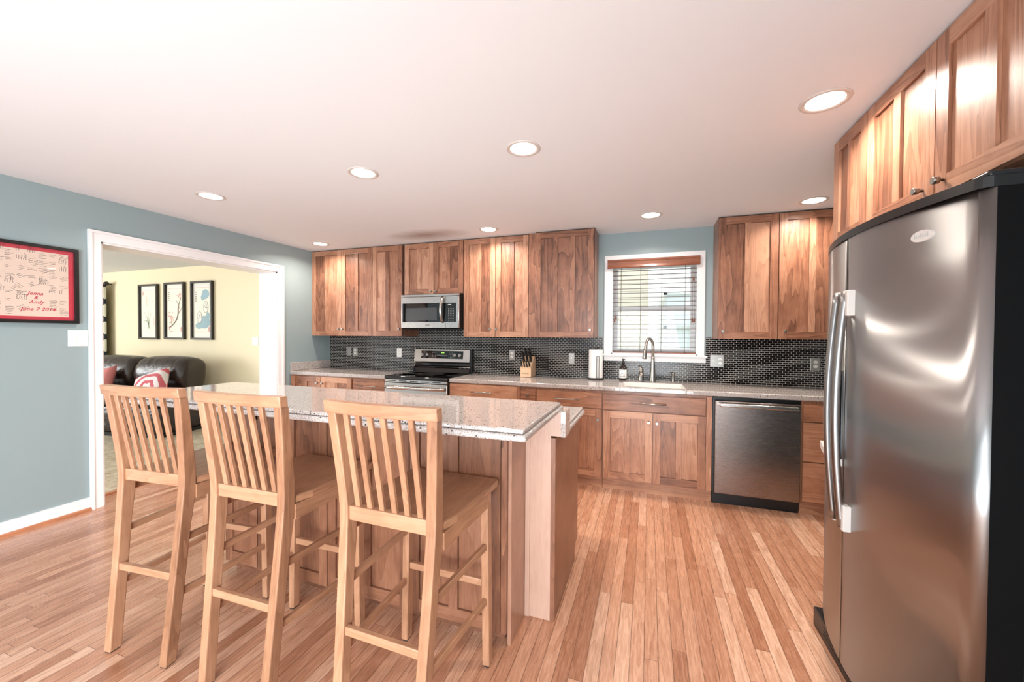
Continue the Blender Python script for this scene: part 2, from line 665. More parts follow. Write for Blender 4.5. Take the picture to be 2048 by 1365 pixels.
def make_pillow():
    m = mat('pink_ring_fabric', rgb(230, 200, 200), 0.85)
    t = NT(m)
    x, y, z = t.sep(t.objco())
    zz = t.math('ADD', z, 0.05)
    r = t.math('SQRT', t.math('ADD', t.math('MULTIPLY', x, x), t.math('MULTIPLY', zz, zz)))
    an = t.math('ARCTAN2', zz, x)
    r = t.math('ADD', r, t.math('MULTIPLY', t.math('SINE', t.math('MULTIPLY', an, 6.0)), 0.008))
    f = t.math('FRACT', t.math('DIVIDE', t.math('ADD', r, 0.035), 0.10))
    c = t.ramp(f, [(0.0, rgb(212, 106, 118)), (0.45, rgb(212, 106, 118)), (0.46, rgb(244, 236, 238)), (1.0, rgb(244, 232, 234))], 'CONSTANT')
    t.l(c, t.b.inputs['Base Color'])
    return m


M_pillow = make_pillow()
M_pillow2 = mat('rose_fabric', rgb(220, 138, 138), 0.85)

nl = NT(M_fridge)
tg = nl.n('ShaderNodeTangent', direction_type='RADIAL', axis='Z')
nl.l(tg.outputs[0], nl.b.inputs['Tangent'])
nl.b.inputs['Anisotropic'].default_value = 0.85

# ------------------------------------------------------------------ dimensions
H = 2.411          # ceiling
XL = -4.055        # left wall face
XR = 1.55          # right wall face
DL = 0.038         # the right part of the back wall stands proud by this
XJ = -1.03         # where it steps
YR = -6.5          # room is open to the patio side here
YU = -0.3075       # left upper door faces
YUR = YU - DL
YB = -0.63         # left base door faces
YBR = YB - DL
ZB = 1.3416        # underside of the upper cabinets
ZC = 0.9194        # countertop

# ------------------------------------------------------------------ structure
struct(MB().box(XL - 0.26, XR + 0.2, YR, 0.15, -0.06, 0).build('floor', M_floor))
struct(MB().box(-12.5, XL - 0.262, YR, 0.15, -0.06, 0.004).build('floor_carpet', M_carpet))
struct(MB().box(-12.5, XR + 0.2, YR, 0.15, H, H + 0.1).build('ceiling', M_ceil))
w = MB()
DY0, DY1, DZ = -2.352, -0.80, 2.075                  # doorway
w.box(XL - 0.26, XL, YR, DY0, 0, H).box(XL - 0.26, XL, DY1, 0, 0, H).box(XL - 0.26, XL, DY0, DY1, DZ, H)
struct(w.build('wall_left', M_wall))
w = MB()
w.box(XL, XJ, 0, 0.15, 0, H)
WX0, WX1, WZ0, WZ1 = -0.372, 0.438, 1.178, 2.112      # window opening
w.box(XJ, WX0, -DL, 0.15, 0, H).box(WX1, XR, -DL, 0.15, 0, H).box(WX0, WX1, -DL, 0.15, 0, WZ0).box(WX0, WX1, -DL, 0.15, WZ1, H)
struct(w.build('wall_back', M_wall))
struct(MB().box(-12.5, XL - 0.26, 0.0, 0.15, 0, H).build('wall_living', M_yell))
struct(MB().box(-12.5, -12.4, YR, 0, 0, H).build('wall_living_side', M_yell))
struct(MB().box(XL - 0.268, XL - 0.26, YR, DY0 - 0.1, 0, H).build('wall_living_inner', M_yell))
struct(MB().box(XR, XR + 0.15, YR, 0, 0, H).build('wall_right', M_wall))
w = MB()
w.box(XL, -3.3, YR, YR + 0.12, 0, H).box(0.9, XR, YR, YR + 0.12, 0, H).box(-3.3, 0.9, YR, YR + 0.12, 2.08, H)
struct(w.build('wall_front', M_wall))
t_ = MB()
t_.box(-2.68, -1.925, -0.008, 0, 1.352, 1.43).box(-4.045, XJ, -0.008, 0, ZC, 1.352).box(XJ, -0.455, -DL - 0.008, -DL, ZC, 1.352)
t_.box(-0.455, 0.51, -DL - 0.008, -DL, ZC, 1.105).box(0.51, XR, -DL - 0.008, -DL, ZC, 1.352)
struct(t_.build('wall_tile', M_tile))

# doorway casing and jamb lining
c = MB()
for y0, y1 in ((DY0 - 0.075, DY0), (DY1, DY1 + 0.075)):
    c.box(XL, XL + 0.016, y0, y1, 0, DZ + 0.08)
    c.box(XL + 0.016, XL + 0.026, y0 + (0.055 if y1 > -1 else 0), y1 - (0.055 if y1 < -1 else 0), 0, DZ + 0.08)
c.box(XL, XL + 0.016, DY0, DY1, DZ, DZ + 0.08)
c.box(XL + 0.0161, XL + 0.0255, DY0 - 0.055, DY1 + 0.055, DZ + 0.06, DZ + 0.08)
struct(c.build('trim_1', M_white))
c = MB()
c.box(XL - 0.262, XL + 0.002, DY0, DY0 + 0.014, 0, DZ).box(XL - 0.262, XL + 0.002, DY1 - 0.014, DY1, 0, DZ)
c.box(XL - 0.262, XL + 0.002, DY0, DY1, DZ - 0.014, DZ)
struct(c.build('trim_2', M_white))
struct(MB().box(XL - 0.27, XL - 0.22, DY0 + 0.014, DY1 - 0.014, 0, 0.014, grain=2).build('trim_3', M_shoe))   # oak threshold
b = MB().box(XL, XL + 0.014, YR, DY0 - 0.075, 0.018, 0.10)
struct(b.build('baseboard_left', M_white))
struct(MB().prism([(XL, 0), (XL + 0.03, 0), (XL + 0.024, 0.018), (XL + 0.014, 0.024), (XL, 0.024)], YR, DY0 - 0.075, 'y', grain=2).build('trim_4', M_shoe))
struct(MB().box(-12.4, XL - 0.262, -0.014, 0, 0.0, 0.1).build('baseboard_living', M_white))

# window over the sink
wf = MB()
yo = -DL - 0.018
wf.box(-0.441, WX0, yo, -DL, 1.178, 2.182).box(WX1, 0.496, yo, -DL, 1.178, 2.182).box(WX0, WX1, yo, -DL, WZ1, 2.182)
for a, b_ in ((WX0, WX0 + 0.012), (WX1 - 0.012, WX1)):
    wf.box(a, b_, -DL, 0.14, WZ0, WZ1)
wf.box(WX0, WX1, -DL, 0.14, WZ1 - 0.012, WZ1).box(WX0, WX1, -DL, 0.14, WZ0, WZ0 + 0.012)
for z0, z1, yy in ((1.19, 1.66, 0.075), (1.62, 2.10, 0.105)):          # two sashes
    wf.box(WX0 + 0.012, WX0 + 0.055, yy, yy + 0.03, z0, z1).box(WX1 - 0.055, WX1 - 0.012, yy, yy + 0.03, z0, z1)
    wf.box(WX0 + 0.055, WX1 - 0.055, yy, yy + 0.03, z0, z0 + 0.045).box(WX0 + 0.055, WX1 - 0.055, yy, yy + 0.03, z1 - 0.04, z1)
win = struct(wf.build('window_1', M_white))
MB().box(-0.462, 0.522, -DL - 0.045, -DL + 0.02, 1.160, 1.179, bevel=0.004).box(-0.441, 0.51, -DL - 0.016, -DL, 1.108, 1.160).build('sill', M_white, win)
g = MB()
g.box(WX0 + 0.05, WX1 - 0.05, 0.088, 0.092, 1.23, 1.63).box(WX0 + 0.05, WX1 - 0.05, 0.118, 0.122, 1.66, 2.07)
g.build('pane', M_glass, win)

# what stands outside that window
M_siding = mat('cream_siding', rgb(204, 194, 168), 0.7)
nl = NT(M_siding)
sx, sy, sz = nl.sep(nl.objco())
fr_ = nl.math('FRACT', nl.math('DIVIDE', sz, 0.13))
nl.l(nl.mix(nl.math('LESS_THAN', fr_, 0.1), rgb(208, 200, 182), rgb(168, 160, 142)), nl.b.inputs['Base Color'])
M_wtrim = mat('white_exterior_trim', rgb(242, 242, 240), 0.5)
ho = thing('house', (-0.1, 2.6, 0), 'cream-sided neighbouring house seen through the kitchen window blind', 'house')
MB().box(-2.6, -0.02, 2.5, 2.9, 0, 3.6).build('siding_wall', M_siding, ho)
MB().box(-0.02, 0.12, 2.42, 2.9, 0, 3.6).box(-2.6, 0.25, 2.35, 2.42, 3.3, 3.5).build('corner_trim', M_wtrim, ho)
pr = MB().box(0.12, 1.9, 3.9, 4.1, 0, 3.3)
pr.build('porch_wall', M_wtrim, ho)
pw = MB()
pw.box(0.25, 0.31, 3.8, 3.9, 0.9, 2.2).box(0.85, 0.91, 3.8, 3.9, 0.9, 2.2).box(0.25, 0.91, 3.8, 3.9, 2.14, 2.2).box(0.25, 0.91, 3.8, 3.9, 1.5, 1.56)
pwf = pw.build('window', mat('grey_exterior_frame', rgb(206, 208, 208), 0.5), ho)
MB().box(0.31, 0.85, 3.86, 3.88, 0.9, 2.14).build('pane', mat('pale_exterior_pane', rgb(226, 232, 236), 0.1), pwf)
struct(MB().box(-14, 14, 0.16, 14, -0.3, -0.1).build('ground', mat('lawn', rgb(150, 160, 120), 0.9)))

# ------------------------------------------------------------------ cabinet building blocks
def F_back(y):                      # face looks at the camera side (-Y); d = depth behind the face
    return lambda u, d, w: (u, y + d, w)


def F_right(x):                     # face looks at -X; u = -Y
    return lambda u, d, w: (x + d, -u, w)


def knob(fr, u, w, parent, name='knob'):
    k = MB()
    p = [fr(u, -0.001, w), fr(u, -0.012, w), fr(u, -0.014, w), fr(u, -0.028, w), fr(u, -0.032, w)]
    k.tube(p, [0.005, 0.005, 0.0115, 0.013, 0.011], 14)
    return k.build(name, M_chrome, parent)


def pull(fr, u0, u1, w, parent, name='handle', out=0.03, r=0.0055):
    k = MB()
    k.tube([fr(u0, -out, w), fr(u1, -out, w)], r, 10)
    for u in (u0 + 0.025, u1 - 0.025):
        k.tube([fr(u, -0.0005, w), fr(u, -out, w)], 0.0045, 8)
    return k.build(name, M_chrome, parent)


def shaker(fr, u0, u1, w0, w1, parent, m, n=2, kn=None, stile=0.058, rail=0.06, mid=0.046, th=0.02, name='door', gv=0, gh=1):
    """door with n tall panels between stiles, recessed 7 mm"""
    b = MB()
    b.boxf(fr, u0, u0 + stile, 0, th, w0, w1, grain=gv)
    b.boxf(fr, u1 - stile, u1, 0, th, w0, w1, grain=gv)
    b.boxf(fr, u0 + stile, u1 - stile, 0, th, w0, w0 + rail, grain=gh)
    b.boxf(fr, u0 + stile, u1 - stile, 0, th, w1 - rail, w1, grain=gh)
    inner = u1 - u0 - 2 * stile
    pwid = (inner - mid * (n - 1)) / n
    u = u0 + stile
    for i in range(n):
        b.boxf(fr, u + 0.0016, u + pwid - 0.0016, 0.0105, th - 0.002, w0 + rail + 0.0016, w1 - rail - 0.0016, grain=gv)
        u += pwid
        if i < n - 1:
            b.boxf(fr, u, u + mid, 0, th, w0 + rail, w1 - rail, grain=gv)
            u += mid
    d = b.build(name, m, parent)
    if kn:
        knob(fr, kn[0], kn[1], d)
    return d


def slab(fr, u0, u1, w0, w1, parent, m, pl=None, kn=None, th=0.02, name='drawer', gh=1):
    d = MB().boxf(fr, u0, u1, 0, th, w0, w1, grain=gh, bevel=0.002, seg=1).build(name, m, parent)
    if pl:
        pull(fr, pl[0], pl[1], pl[2], d)
    if kn:
        knob(fr, kn[0], kn[1], d)
    return d


GU = 'upper cabinets on the back wall'
GB = 'base cabinets on the back wall'
FL, FRt = F_back(YU), F_back(YUR)
TOP = H - 0.010
Dz1 = H - 0.012


def upper(name, x0, x1, zb, fr, yb, yf, label, doors, group=GU, extra=None):
    t = thing(name, ((x0 + x1) / 2, yb, zb), label, 'cabinet', group)
    bb = MB().box(x0 + 0.001, x1 - 0.001, yf + 0.0205, yb - 0.0005, zb + 0.001, H - 0.001, tone=0.25)
    if extra:
        extra(bb)
    bb.build('body', M_cab, t)
    MB().box(x0 + 0.002, x1 - 0.002, yf + 0.019, yf + 0.0205, zb + 0.004, H - 0.001).build('face_shadow_line', M_gap, t)
    for d in doors:
        shaker(fr, d[0], d[1], d[2], Dz1, t, M_cab, n=d[3], kn=d[4])
    return t


zk = ZB + 0.083
upper('wall_cabinet', -4.054, -3.130, ZB, FL, 0, YU, 'tall two-door upper cabinet in the corner against the blue-grey left wall',
      [(-4.050, -3.589, ZB + 0.002, 2, (-3.616, zk)), (-3.586, -3.132, ZB + 0.002, 2, (-3.560, zk))])
upper('wall_cabinet', -3.128, -2.683, ZB, FL, 0, YU, 'single-door upper cabinet immediately left of the microwave',
      [(-3.124, -2.712, ZB + 0.002, 2, (-2.738, zk))])
upper('wall_cabinet', -2.681, -1.925, 1.815, FL, 0, YU, 'short two-door upper cabinet above the microwave',
      [(-2.676, -2.297, 1.825, 2, (-2.322, 1.674)), (-2.291, -1.930, 1.825, 2, (-2.266, 1.674))] if False else
      [(-2.676, -2.297, 1.822, 2, (-2.322, 1.85)), (-2.291, -1.930, 1.822, 2, (-2.266, 1.85))])
upper('wall_cabinet', -1.923, -1.182, ZB, FL, 0, YU, 'tall two-door upper cabinet just right of the microwave',
      [(-1.920, -1.553, ZB + 0.002, 2, (-1.600, zk)), (-1.547, -1.185, ZB + 0.002, 2, (-1.531, zk))])


def fill_e(bb):
    bb.box(-1.181, -1.103, YU + 0.004, -0.001, ZB + 0.001, H - 0.001, tone=0.15)


upper('wall_cabinet', -1.103, -0.506, ZB, FRt, -DL, YUR, 'wide single-door three-panel upper cabinet left of the window',
      [(-1.102, -0.512, ZB + 0.002, 3, (-0.543, ZB + 0.078))], extra=fill_e)
upper('wall_cabinet', 0.5635, 1.549, ZB, FRt, -DL, YUR, 'two-door upper cabinet between the window and the refrigerator',
      [(0.566, 1.016, ZB + 0.002, 2, (0.602, ZB + 0.066)), (1.022, 1.49, ZB + 0.002, 2, (1.067, ZB + 0.066))])

# cabinets over the refrigerator, facing left
XF = 0.930
FR = F_right(XF)
zf = 1.852
t = thing('wall_cabinet', (1.25, -1.80, zf), 'narrow cabinet high beside the refrigerator, nearest the window wall', 'cabinet', 'cabinets above the refrigerator')
MB().box(XF + 0.0205, XR - 0.001, -1.968, -1.625, zf + 0.001, H - 0.001, tone=0.3).build('body', M_cab, t)
shaker(FR, 1.628, 1.966, zf + 0.003, Dz1, t, M_cab, n=2, mid=0.03, gh=2)
t = thing('wall_cabinet', (1.25, -2.43, zf), 'wide two-door cabinet directly above the refrigerator', 'cabinet', 'cabinets above the refrigerator')
MB().box(XF + 0.0205, XR - 0.001, -2.90, -1.970, zf + 0.001, H - 0.001, tone=0.3).build('body', M_cab, t)
shaker(FR, 1.972, 2.428, zf + 0.003, Dz1, t, M_cab, n=2, kn=(2.372, zf + 0.046), gh=2)
shaker(FR, 2.434, 2.896, zf + 0.003, Dz1, t, M_cab, n=2, kn=(2.480, zf + 0.046), gh=2)

# base cabinets
FB, FBR = F_back(YB), F_back(YBR)


def base(name, x0, x1, yf, label, toe=True, group=GB, btop=0.878):
    yw = 0 if yf == YB else -DL
    t = thing(name, ((x0 + x1) / 2, yw - 0.02, 0), label, 'cabinet', group)
    MB().box(x0 + 0.001, x1 - 0.001, yf + 0.0205, yw - 0.001, 0.10, btop, tone=0.35).build('body', M_base, t)
    if toe:
        MB().box(x0 + 0.001, x1 - 0.001, yf + 0.05, yf + 0.07, 0.0, 0.0995, tone=0.6, grain=1).build('toe_kick', M_base, t)
    return t


t = base('base_cabinet', -4.053, -3.132, YB, 'two-door base cabinet in the corner against the left wall')
shaker(FB, -4.040, -3.598, 0.108, 0.868, t, M_base, kn=(-3.633, 0.796))
shaker(FB, -3.592, -3.150, 0.108, 0.868, t, M_base, kn=(-3.556, 0.796))
t = base('base_cabinet', -3.130, -2.692, YB, 'narrow drawer base cabinet immediately left of the range')
slab(FB, -3.127, -2.712, 0.72, 0.866, t, M_base, pl=(-3.029, -2.802, 0.794))
shaker(FB, -3.127, -2.712, 0.108, 0.712, t, M_base, kn=(-2.75, 0.63))
t = base('base_cabinet', -1.921, -1.186, YB, 'wide drawer base cabinet immediately right of the range')
slab(FB, -1.917, -1.190, 0.72, 0.868, t, M_base, pl=(-1.673, -1.454, 0.798))
slab(FB, -1.917, -1.190, 0.42, 0.712, t, M_base, pl=(-1.673, -1.454, 0.57))
slab(FB, -1.917, -1.190, 0.108, 0.412, t, M_base, pl=(-1.673, -1.454, 0.26))
t = base('base_cabinet', -1.185, -0.995, YBR, 'slim base cabinet with a small knobbed drawer, right of the range')
MB().box(-1.184, -1.148, YBR + 0.003, YBR + 0.02, 0.105, 0.87, tone=0.1).build('filler_strip', M_base, t)
slab(FBR, -1.145, -0.999, 0.72, 0.857, t, M_base, kn=(-0.944, 0.800) if False else (-1.072, 0.800))
shaker(FBR, -1.145, -0.999, 0.108, 0.712, t, M_base, n=1, stile=0.04, kn=(-1.02, 0.63))
t = base('base_cabinet', -0.994, -0.386, YBR, 'drawer-over-door base cabinet immediately left of the sink base')
slab(FBR, -0.989, -0.394, 0.72, 0.857, t, M_base, pl=(-0.808, -0.584, 0.790))
shaker(FBR, -0.989, -0.695, 0.110, 0.712, t, M_base, kn=(-0.73, 0.622))
shaker(FBR, -0.689, -0.394, 0.110, 0.712, t, M_base, kn=(-0.422, 0.622), n=1)
t = base('base_cabinet', -0.385, 0.492, YBR, 'sink base cabinet with two doors below the window', btop=0.715)
MB().box(-0.384, 0.491, YBR + 0.0205, YBR + 0.038, 0.7155, 0.878, tone=0.3, grain=1).build('front_rail', M_base, t)
slab(FBR, -0.377, 0.441, 0.716, 0.853, t, M_base, pl=(-0.077, 0.141, 0.789), name='drawer_front')
shaker(FBR, -0.375, 0.030, 0.110, 0.708, t, M_base, kn=(0.001, 0.630))
shaker(FBR, 0.039, 0.442, 0.110, 0.708, t, M_base, kn=(0.068, 0.628))
MB().box(0.445, 0.486, YBR + 0.002, YBR + 0.02, 0.1, 0.872, tone=0.55).build('filler_strip', M_base, t)
t = base('base_cabinet', 1.102, 1.549, YBR, 'three-drawer base cabinet between dishwasher and refrigerator')
slab(FBR, 1.110, 1.545, 0.722, 0.850, t, M_base)
slab(FBR, 1.110, 1.545, 0.418, 0.714, t, M_base)
slab(FBR, 1.110, 1.545, 0.112, 0.410, t, M_base)


# ------------------------------------------------------------------ worktops
def top_edge(b, x0, x1, y0, y1, z0, z1):
    b.box(x0, x1, y0, y1, z0, z1, bevel=0.008, seg=3)
    return b


t = thing('countertop', (-3.37, -0.3, ZC), 'speckled stone countertop in the corner left of the range', 'countertop')
b = MB()
top_edge(b, -4.054, -2.690, -0.6384, -0.0085, ZC - 0.04, ZC)
b.build('slab', M_gran, t)
MB().box(-4.0545, -4.034, -0.630, -0.0085, ZC + 0.0005, ZC + 0.10, bevel=0.003, seg=1).build('side_splash', M_gran, t)
t = thing('countertop', (-0.2, -0.3, ZC), 'long speckled stone countertop with the sink, right of the range', 'countertop')
b = MB()
SX0, SX1, SY0, SY1 = -0.232, 0.288, -0.605, -0.255      # sink opening
yn = -0.6384 - DL
top_edge(b, -1.922, -1.173, -0.6384, -0.0085, ZC - 0.04, ZC)
b.box(-1.172, SX0, yn, -DL - 0.0085, ZC - 0.04, ZC, bevel=0.008, seg=3)
b.box(SX1, XR - 0.001, yn, -DL - 0.0085, ZC - 0.04, ZC, bevel=0.008, seg=3)
b.box(SX0 - 0.008, SX1 + 0.008, yn, SY0, ZC - 0.04, ZC, bevel=0.008, seg=3)
b.box(SX0 - 0.008, SX1 + 0.008, SY1, -DL - 0.0085, ZC - 0.04, ZC)
b.build('slab', M_gran, t)
t = thing('sink', (0.03, -0.43, 0.72), 'white undermount kitchen sink in the countertop below the window', 'sink')
b = MB()
b.box(SX0 - 0.012, SX0 - 0.001, SY0, SY1, 0.74, ZC - 0.001).box(SX1 + 0.001, SX1 + 0.012, SY0, SY1, 0.74, ZC - 0.001)
b.box(SX0, SX1, SY0 - 0.011, SY0 + 0.002, 0.74, ZC - 0.001).box(SX0, SX1, SY1 - 0.002, SY1 + 0.011, 0.74, ZC - 0.001)
b.box(SX0 - 0.012, SX1 + 0.012, SY0 - 0.011, SY1 + 0.011, 0.728, 0.74)
b.build('basin', M_cer, t)
MB().lathe([(0.0, 0.741), (0.04, 0.742), (0.042, 0.7405)], (0.03, -0.43, 0)).build('drain', M_chrome, t)

# ------------------------------------------------------------------ range
t = thing('range', (-2.307, -0.33, 0), 'stainless electric range with black glass cooktop under the microwave', 'range')
rx0, rx1 = -2.686, -1.927
MB().box(rx0, rx1, -0.625, -0.025, 0.02, 0.885).build('body', M_black, t)
b = MB().box(rx0 - 0.001, rx1 + 0.001, -0.668, -0.12, 0.888, 0.925, bevel=0.012, seg=3)
cook = b.build('cooktop', M_glassb, t)
M_ring = mat('burner_print', rgb(70, 68, 68), 0.15)
for cx, cy, r in ((-2.5, -0.5, 0.10), (-2.1, -0.5, 0.085), (-2.5, -0.27, 0.08), (-2.1, -0.27, 0.10)):
    MB().lathe([(r, 0.9252), (r + 0.004, 0.9256), (r + 0.008, 0.9252)], (cx, cy, 0), 40).build('burner_ring', M_ring, cook)
b = MB()
b.prism([(-0.03, 0.925), (-0.125, 0.925), (-0.105, 0.97), (-0.07, 1.0), (-0.06, 1.036), (-0.03, 1.036)], rx0 + 0.004, rx1 - 0.018, 'x')
b.build('backsplash_cove', M_glassb, t)
b = MB()
b.prism([(-0.03, 1.033), (-0.082, 1.033), (-0.088, 1.045), (-0.062, 1.188), (-0.05, 1.194), (-0.03, 1.194)], rx0 - 0.003, rx1 - 0.028, 'x')
bgd = b.build('backguard', M_steel, t)
MB().box(rx1 - 0.028, rx1 - 0.002, -0.075, -0.012, 0.926, 1.192).build('backguard_end', M_black, t)


def slope(u, d, w):            # face of the backguard
    k = (w - 1.045) / (1.188 - 1.045)
    return (u, -0.088 + 0.026 * k - 0.0015 + d, w)


b = MB().boxf(slope, -2.598, -2.040, -0.0005, 0.004, 1.082, 1.172)
cp = b.build('control_panel', M_glassb, t)
for u in (-2.573, -2.507, -2.142, -2.077):
    k = MB()
    k.tube([slope(u, -0.001, 1.125), slope(u, -0.016, 1.125)], [0.021, 0.018], 16)
    k.boxf(slope, u - 0.004, u + 0.004, -0.03, -0.014, 1.106, 1.144)
    k.build('knob', M_chrome, cp)
k = MB()
for i in range(3):
    k.boxf(slope, -2.325 + i * 0.014, -2.316 + i * 0.014, -0.0015, 0, 1.144, 1.158)
k.build('clock_display', M_led, cp)
k = MB()
for i in range(9):
    k.boxf(slope, -2.385 + i * 0.016, -2.378 + i * 0.016, -0.0015, 0, 1.118, 1.123)
for i in range(3):
    for j in range(4):
        k.boxf(slope, -2.225 + i * 0.02, -2.218 + i * 0.02, -0.0015, 0, 1.098 + j * 0.016, 1.102 + j * 0.016)
        k.boxf(slope, -2.445 + i * 0.02, -2.438 + i * 0.02, -0.0015, 0, 1.098 + j * 0.016, 1.102 + j * 0.016)
k.build('key_marks', M_mark, cp)
b = MB().box(rx0 + 0.003, rx1 - 0.003, -0.660, -0.626, 0.86, 0.886)
for i in range(5):
    pass
vent = b.build('vent_strip', M_steel, t)
k = MB()
for i in range(5):
    x = rx0 + 0.05 + i * 0.135
    k.box(x, x + 0.09, -0.6612, -0.655, 0.868, 0.876)
k.build('vent_slots', M_black, vent)
b = MB().box(rx0 + 0.003, rx1 - 0.003, -0.664, -0.626, 0.255, 0.852, bevel=0.006)
dr = b.build('oven_door', M_steel, t)
MB().box(rx0 + 0.085, rx1 - 0.085, -0.6655, -0.662, 0.40, 0.735, bevel=0.0015, seg=1).build('window', M_glassb, dr)
k = MB()
pts = []
for i in range(13):
    s = i / 12
    pts.append((rx0 + 0.02 + s * (rx1 - rx0 - 0.04), -0.675 - 0.045 * math.sin(PI * s) ** 0.35, 0.805))
k.tube(pts, 0.016, 12)
k.build('handle', M_steel, dr)
MB().box(rx0 + 0.003, rx1 - 0.003, -0.660, -0.626, 0.07, 0.245, bevel=0.005).build('drawer', M_steel, t)
k = MB()
for x in (rx0 + 0.05, rx1 - 0.05):
    for y in (-0.58, -0.1):
        k.lathe([(0.018, 0), (0.018, 0.0195)], (x, y, 0), 10)
k.build('feet', M_black, t)

# ------------------------------------------------------------------ microwave
t = thing('microwave', (-2.3, -0.2, 1.425), 'stainless over-the-range microwave with black glass door', 'microwave')
mx0, mx1, my = -2.662, -1.932, -0.398
MB().box(mx0 + 0.004, -1.926, -0.372, -0.002, 1.426, 1.812).build('body', M_bside, t)
b = MB().box(mx0, mx1, my, -0.373, 1.436, 1.783, bevel=0.004)
d = b.build('door', M_steel, t)
MB().box(mx0, mx1, my - 0.001, -0.373, 1.786, 1.81, bevel=0.003, seg=1).build('vent_strip', M_steel, t)
MB().box(mx0 + 0.022, -2.150, my - 0.002, my + 0.004, 1.502, 1.712).build('window', M_glassb, d)
MB().box(mx0 + 0.07, -2.20, my - 0.0026, my - 0.0018, 1.527, 1.66).build('window_screen', mat('grey_door_screen', rgb(70, 72, 74), 0.15), d)
MB().box(-2.150, -1.965, my - 0.002, my + 0.004, 1.504, 1.710).build('control_panel', M_glassb, d)
MB().box(-2.0985, -2.0955, my - 0.0025, my + 0.004, 1.437, 1.782).build('door_seam', M_black, d)
k = MB()
for i in range(3):
    for j in range(8):
        k.box(-2.058 + i * 0.026, -2.048 + i * 0.026, my - 0.0028, my - 0.0018, 1.518 + j * 0.018, 1.524 + j * 0.018)
k.box(-2.065, -2.025, my - 0.0028, my - 0.0018, 1.685, 1.695)
k.build('key_marks', M_mark, d)
pts = [(-2.128, my - 0.002 - 0.045 * math.sin(PI * s / 12) ** 0.6, 1.50 + 0.275 * s / 12) for s in range(13)]
MB().tube(pts, [0.013] + [0.016] * 11 + [0.013], 12).build('handle', M_chrome, d)
MB().box(-2.345, -2.292, my - 0.003, my, 1.462, 1.478, bevel=0.001, seg=1).build('badge', M_chrome, d)

# ------------------------------------------------------------------ dishwasher
t = thing('dishwasher', (0.795, -0.35, 0), 'stainless dishwasher with bar handle right of the sink base', 'dishwasher')
MB().box(0.495, 1.100, -0.64, -0.05, 0.02, 0.872).build('body', M_black, t)
d = MB().box(0.506, 1.088, -0.694, -0.6405, 0.104, 0.848, bevel=0.004).build('door', M_dw, t)
k = MB()
k.box(0.530, 1.062, -0.748, -0.728, 0.808, 0.838, bevel=0.008, seg=3)
k.box(0.530, 0.555, -0.73, -0.6945, 0.812, 0.834).box(1.037, 1.062, -0.73, -0.6945, 0.812, 0.834)
k.build('handle', M_steel, d)
MB().box(0.498, 1.092, -0.622, -0.60, 0.0, 0.10).build('toe_kick', M_black, t)

# ------------------------------------------------------------------ refrigerator
YC0, HALF = -2.442, 0.4565


def xcurve(y):
    k = (y - YC0) / HALF
    return 0.787 - 0.076 * (1 - k * k)


def door_profile(ya, yb, back, round_a, round_b, n=18, inset=0.0):
    """plan outline from ya to yb (ya<yb) with rounded outer ends"""
    P = []
    r = 0.022
    for i in range(n + 1):
        y = ya + (yb - ya) * i / n
        x = xcurve(y) + inset
        if round_a and y - ya < r:
            k = 1 - (y - ya) / r
            x += r * (1 - math.sqrt(max(0, 1 - k * k)))
        if round_b and yb - y < r:
            k = 1 - (yb - y) / r
            x += r * (1 - math.sqrt(max(0, 1 - k * k)))
        P.append((x, y))
    if round_a:
        ins = []
        for a in (0.02, 0.15, 0.4, 0.7):
            y = ya + r * a
            k = 1 - a
            ins.append((xcurve(y) + inset + r * (1 - math.sqrt(1 - k * k)), y))
        P = [P[0]] + ins + [p for p in P[1:] if p[1] > ya + r]
    if round_b:
        ins = []
        for a in (0.7, 0.4, 0.15, 0.02):
            y = yb - r * a
            k = 1 - a
            ins.append((xcurve(y) + inset + r * (1 - math.sqrt(1 - k * k)), y))
        P = [p for p in P[:-1] if p[1] < yb - r] + ins + [P[-1]]
    return P + [(back, yb), (back, ya)]


t = thing('refrigerator', (1.16, YC0, 0), 'large stainless side-by-side refrigerator with black sides on the right', 'refrigerator')
YA, YZ, YS = YC0 - HALF, YC0 + HALF, -2.366
MB().box(0.905, 1.52, YA + 0.006, YZ - 0.006, 0.02, 1.738, bevel=0.006).build('body', M_bside, t)
MB().prism([(0.880, YA + 0.012), (0.904, YA + 0.012), (0.904, YZ - 0.012), (0.880, YZ - 0.012)], 0.10, 1.735).build('gasket', M_black, t)
d1 = MB().prism(door_profile(YA, YS - 0.003, 0.879, True, False, 26), 0.105, 1.742, smooth=True, edge_mi=1).build('refrigerator_door', [M_fridge, M_bside], t)
d2 = MB().prism(door_profile(YS + 0.003, YZ, 0.879, False, True, 20), 0.105, 1.742, smooth=True, edge_mi=1).build('freezer_door', [M_fridge, M_bside], t)
MB().box(xcurve(YS) + 0.002, 0.879, YS - 0.0025, YS + 0.0025, 0.107, 1.74).build('door_seam', M_gasket, t)
b = MB()
b.prism(door_profile(YA, YZ, 0.905, True, True, 40, -0.002), 1.7425, 1.770, smooth=False)
b.box(0.80, 0.90, YA + 0.012, YA + 0.075, 1.7705, 1.788, bevel=0.006)
b.box(0.906, 1.515, YA + 0.008, YZ - 0.008, 1.7385, 1.758)
b.build('top_cap', M_black, t)
b = MB().box(0.750, 0.90, YA + 0.01, YZ - 0.005, 0.0, 0.088, bevel=0.004)
kick = b.build('kick_grille', M_black, t)
k = MB()
for i in range(22):
    y = YZ - 0.12 - i * 0.028
    for j in range(3):
        x = 0.7492
        k.box(x, x + 0.004, y - 0.022, y, 0.03 + j * 0.016, 0.037 + j * 0.016)
k.build('grille_slots', M_rubber, kick)


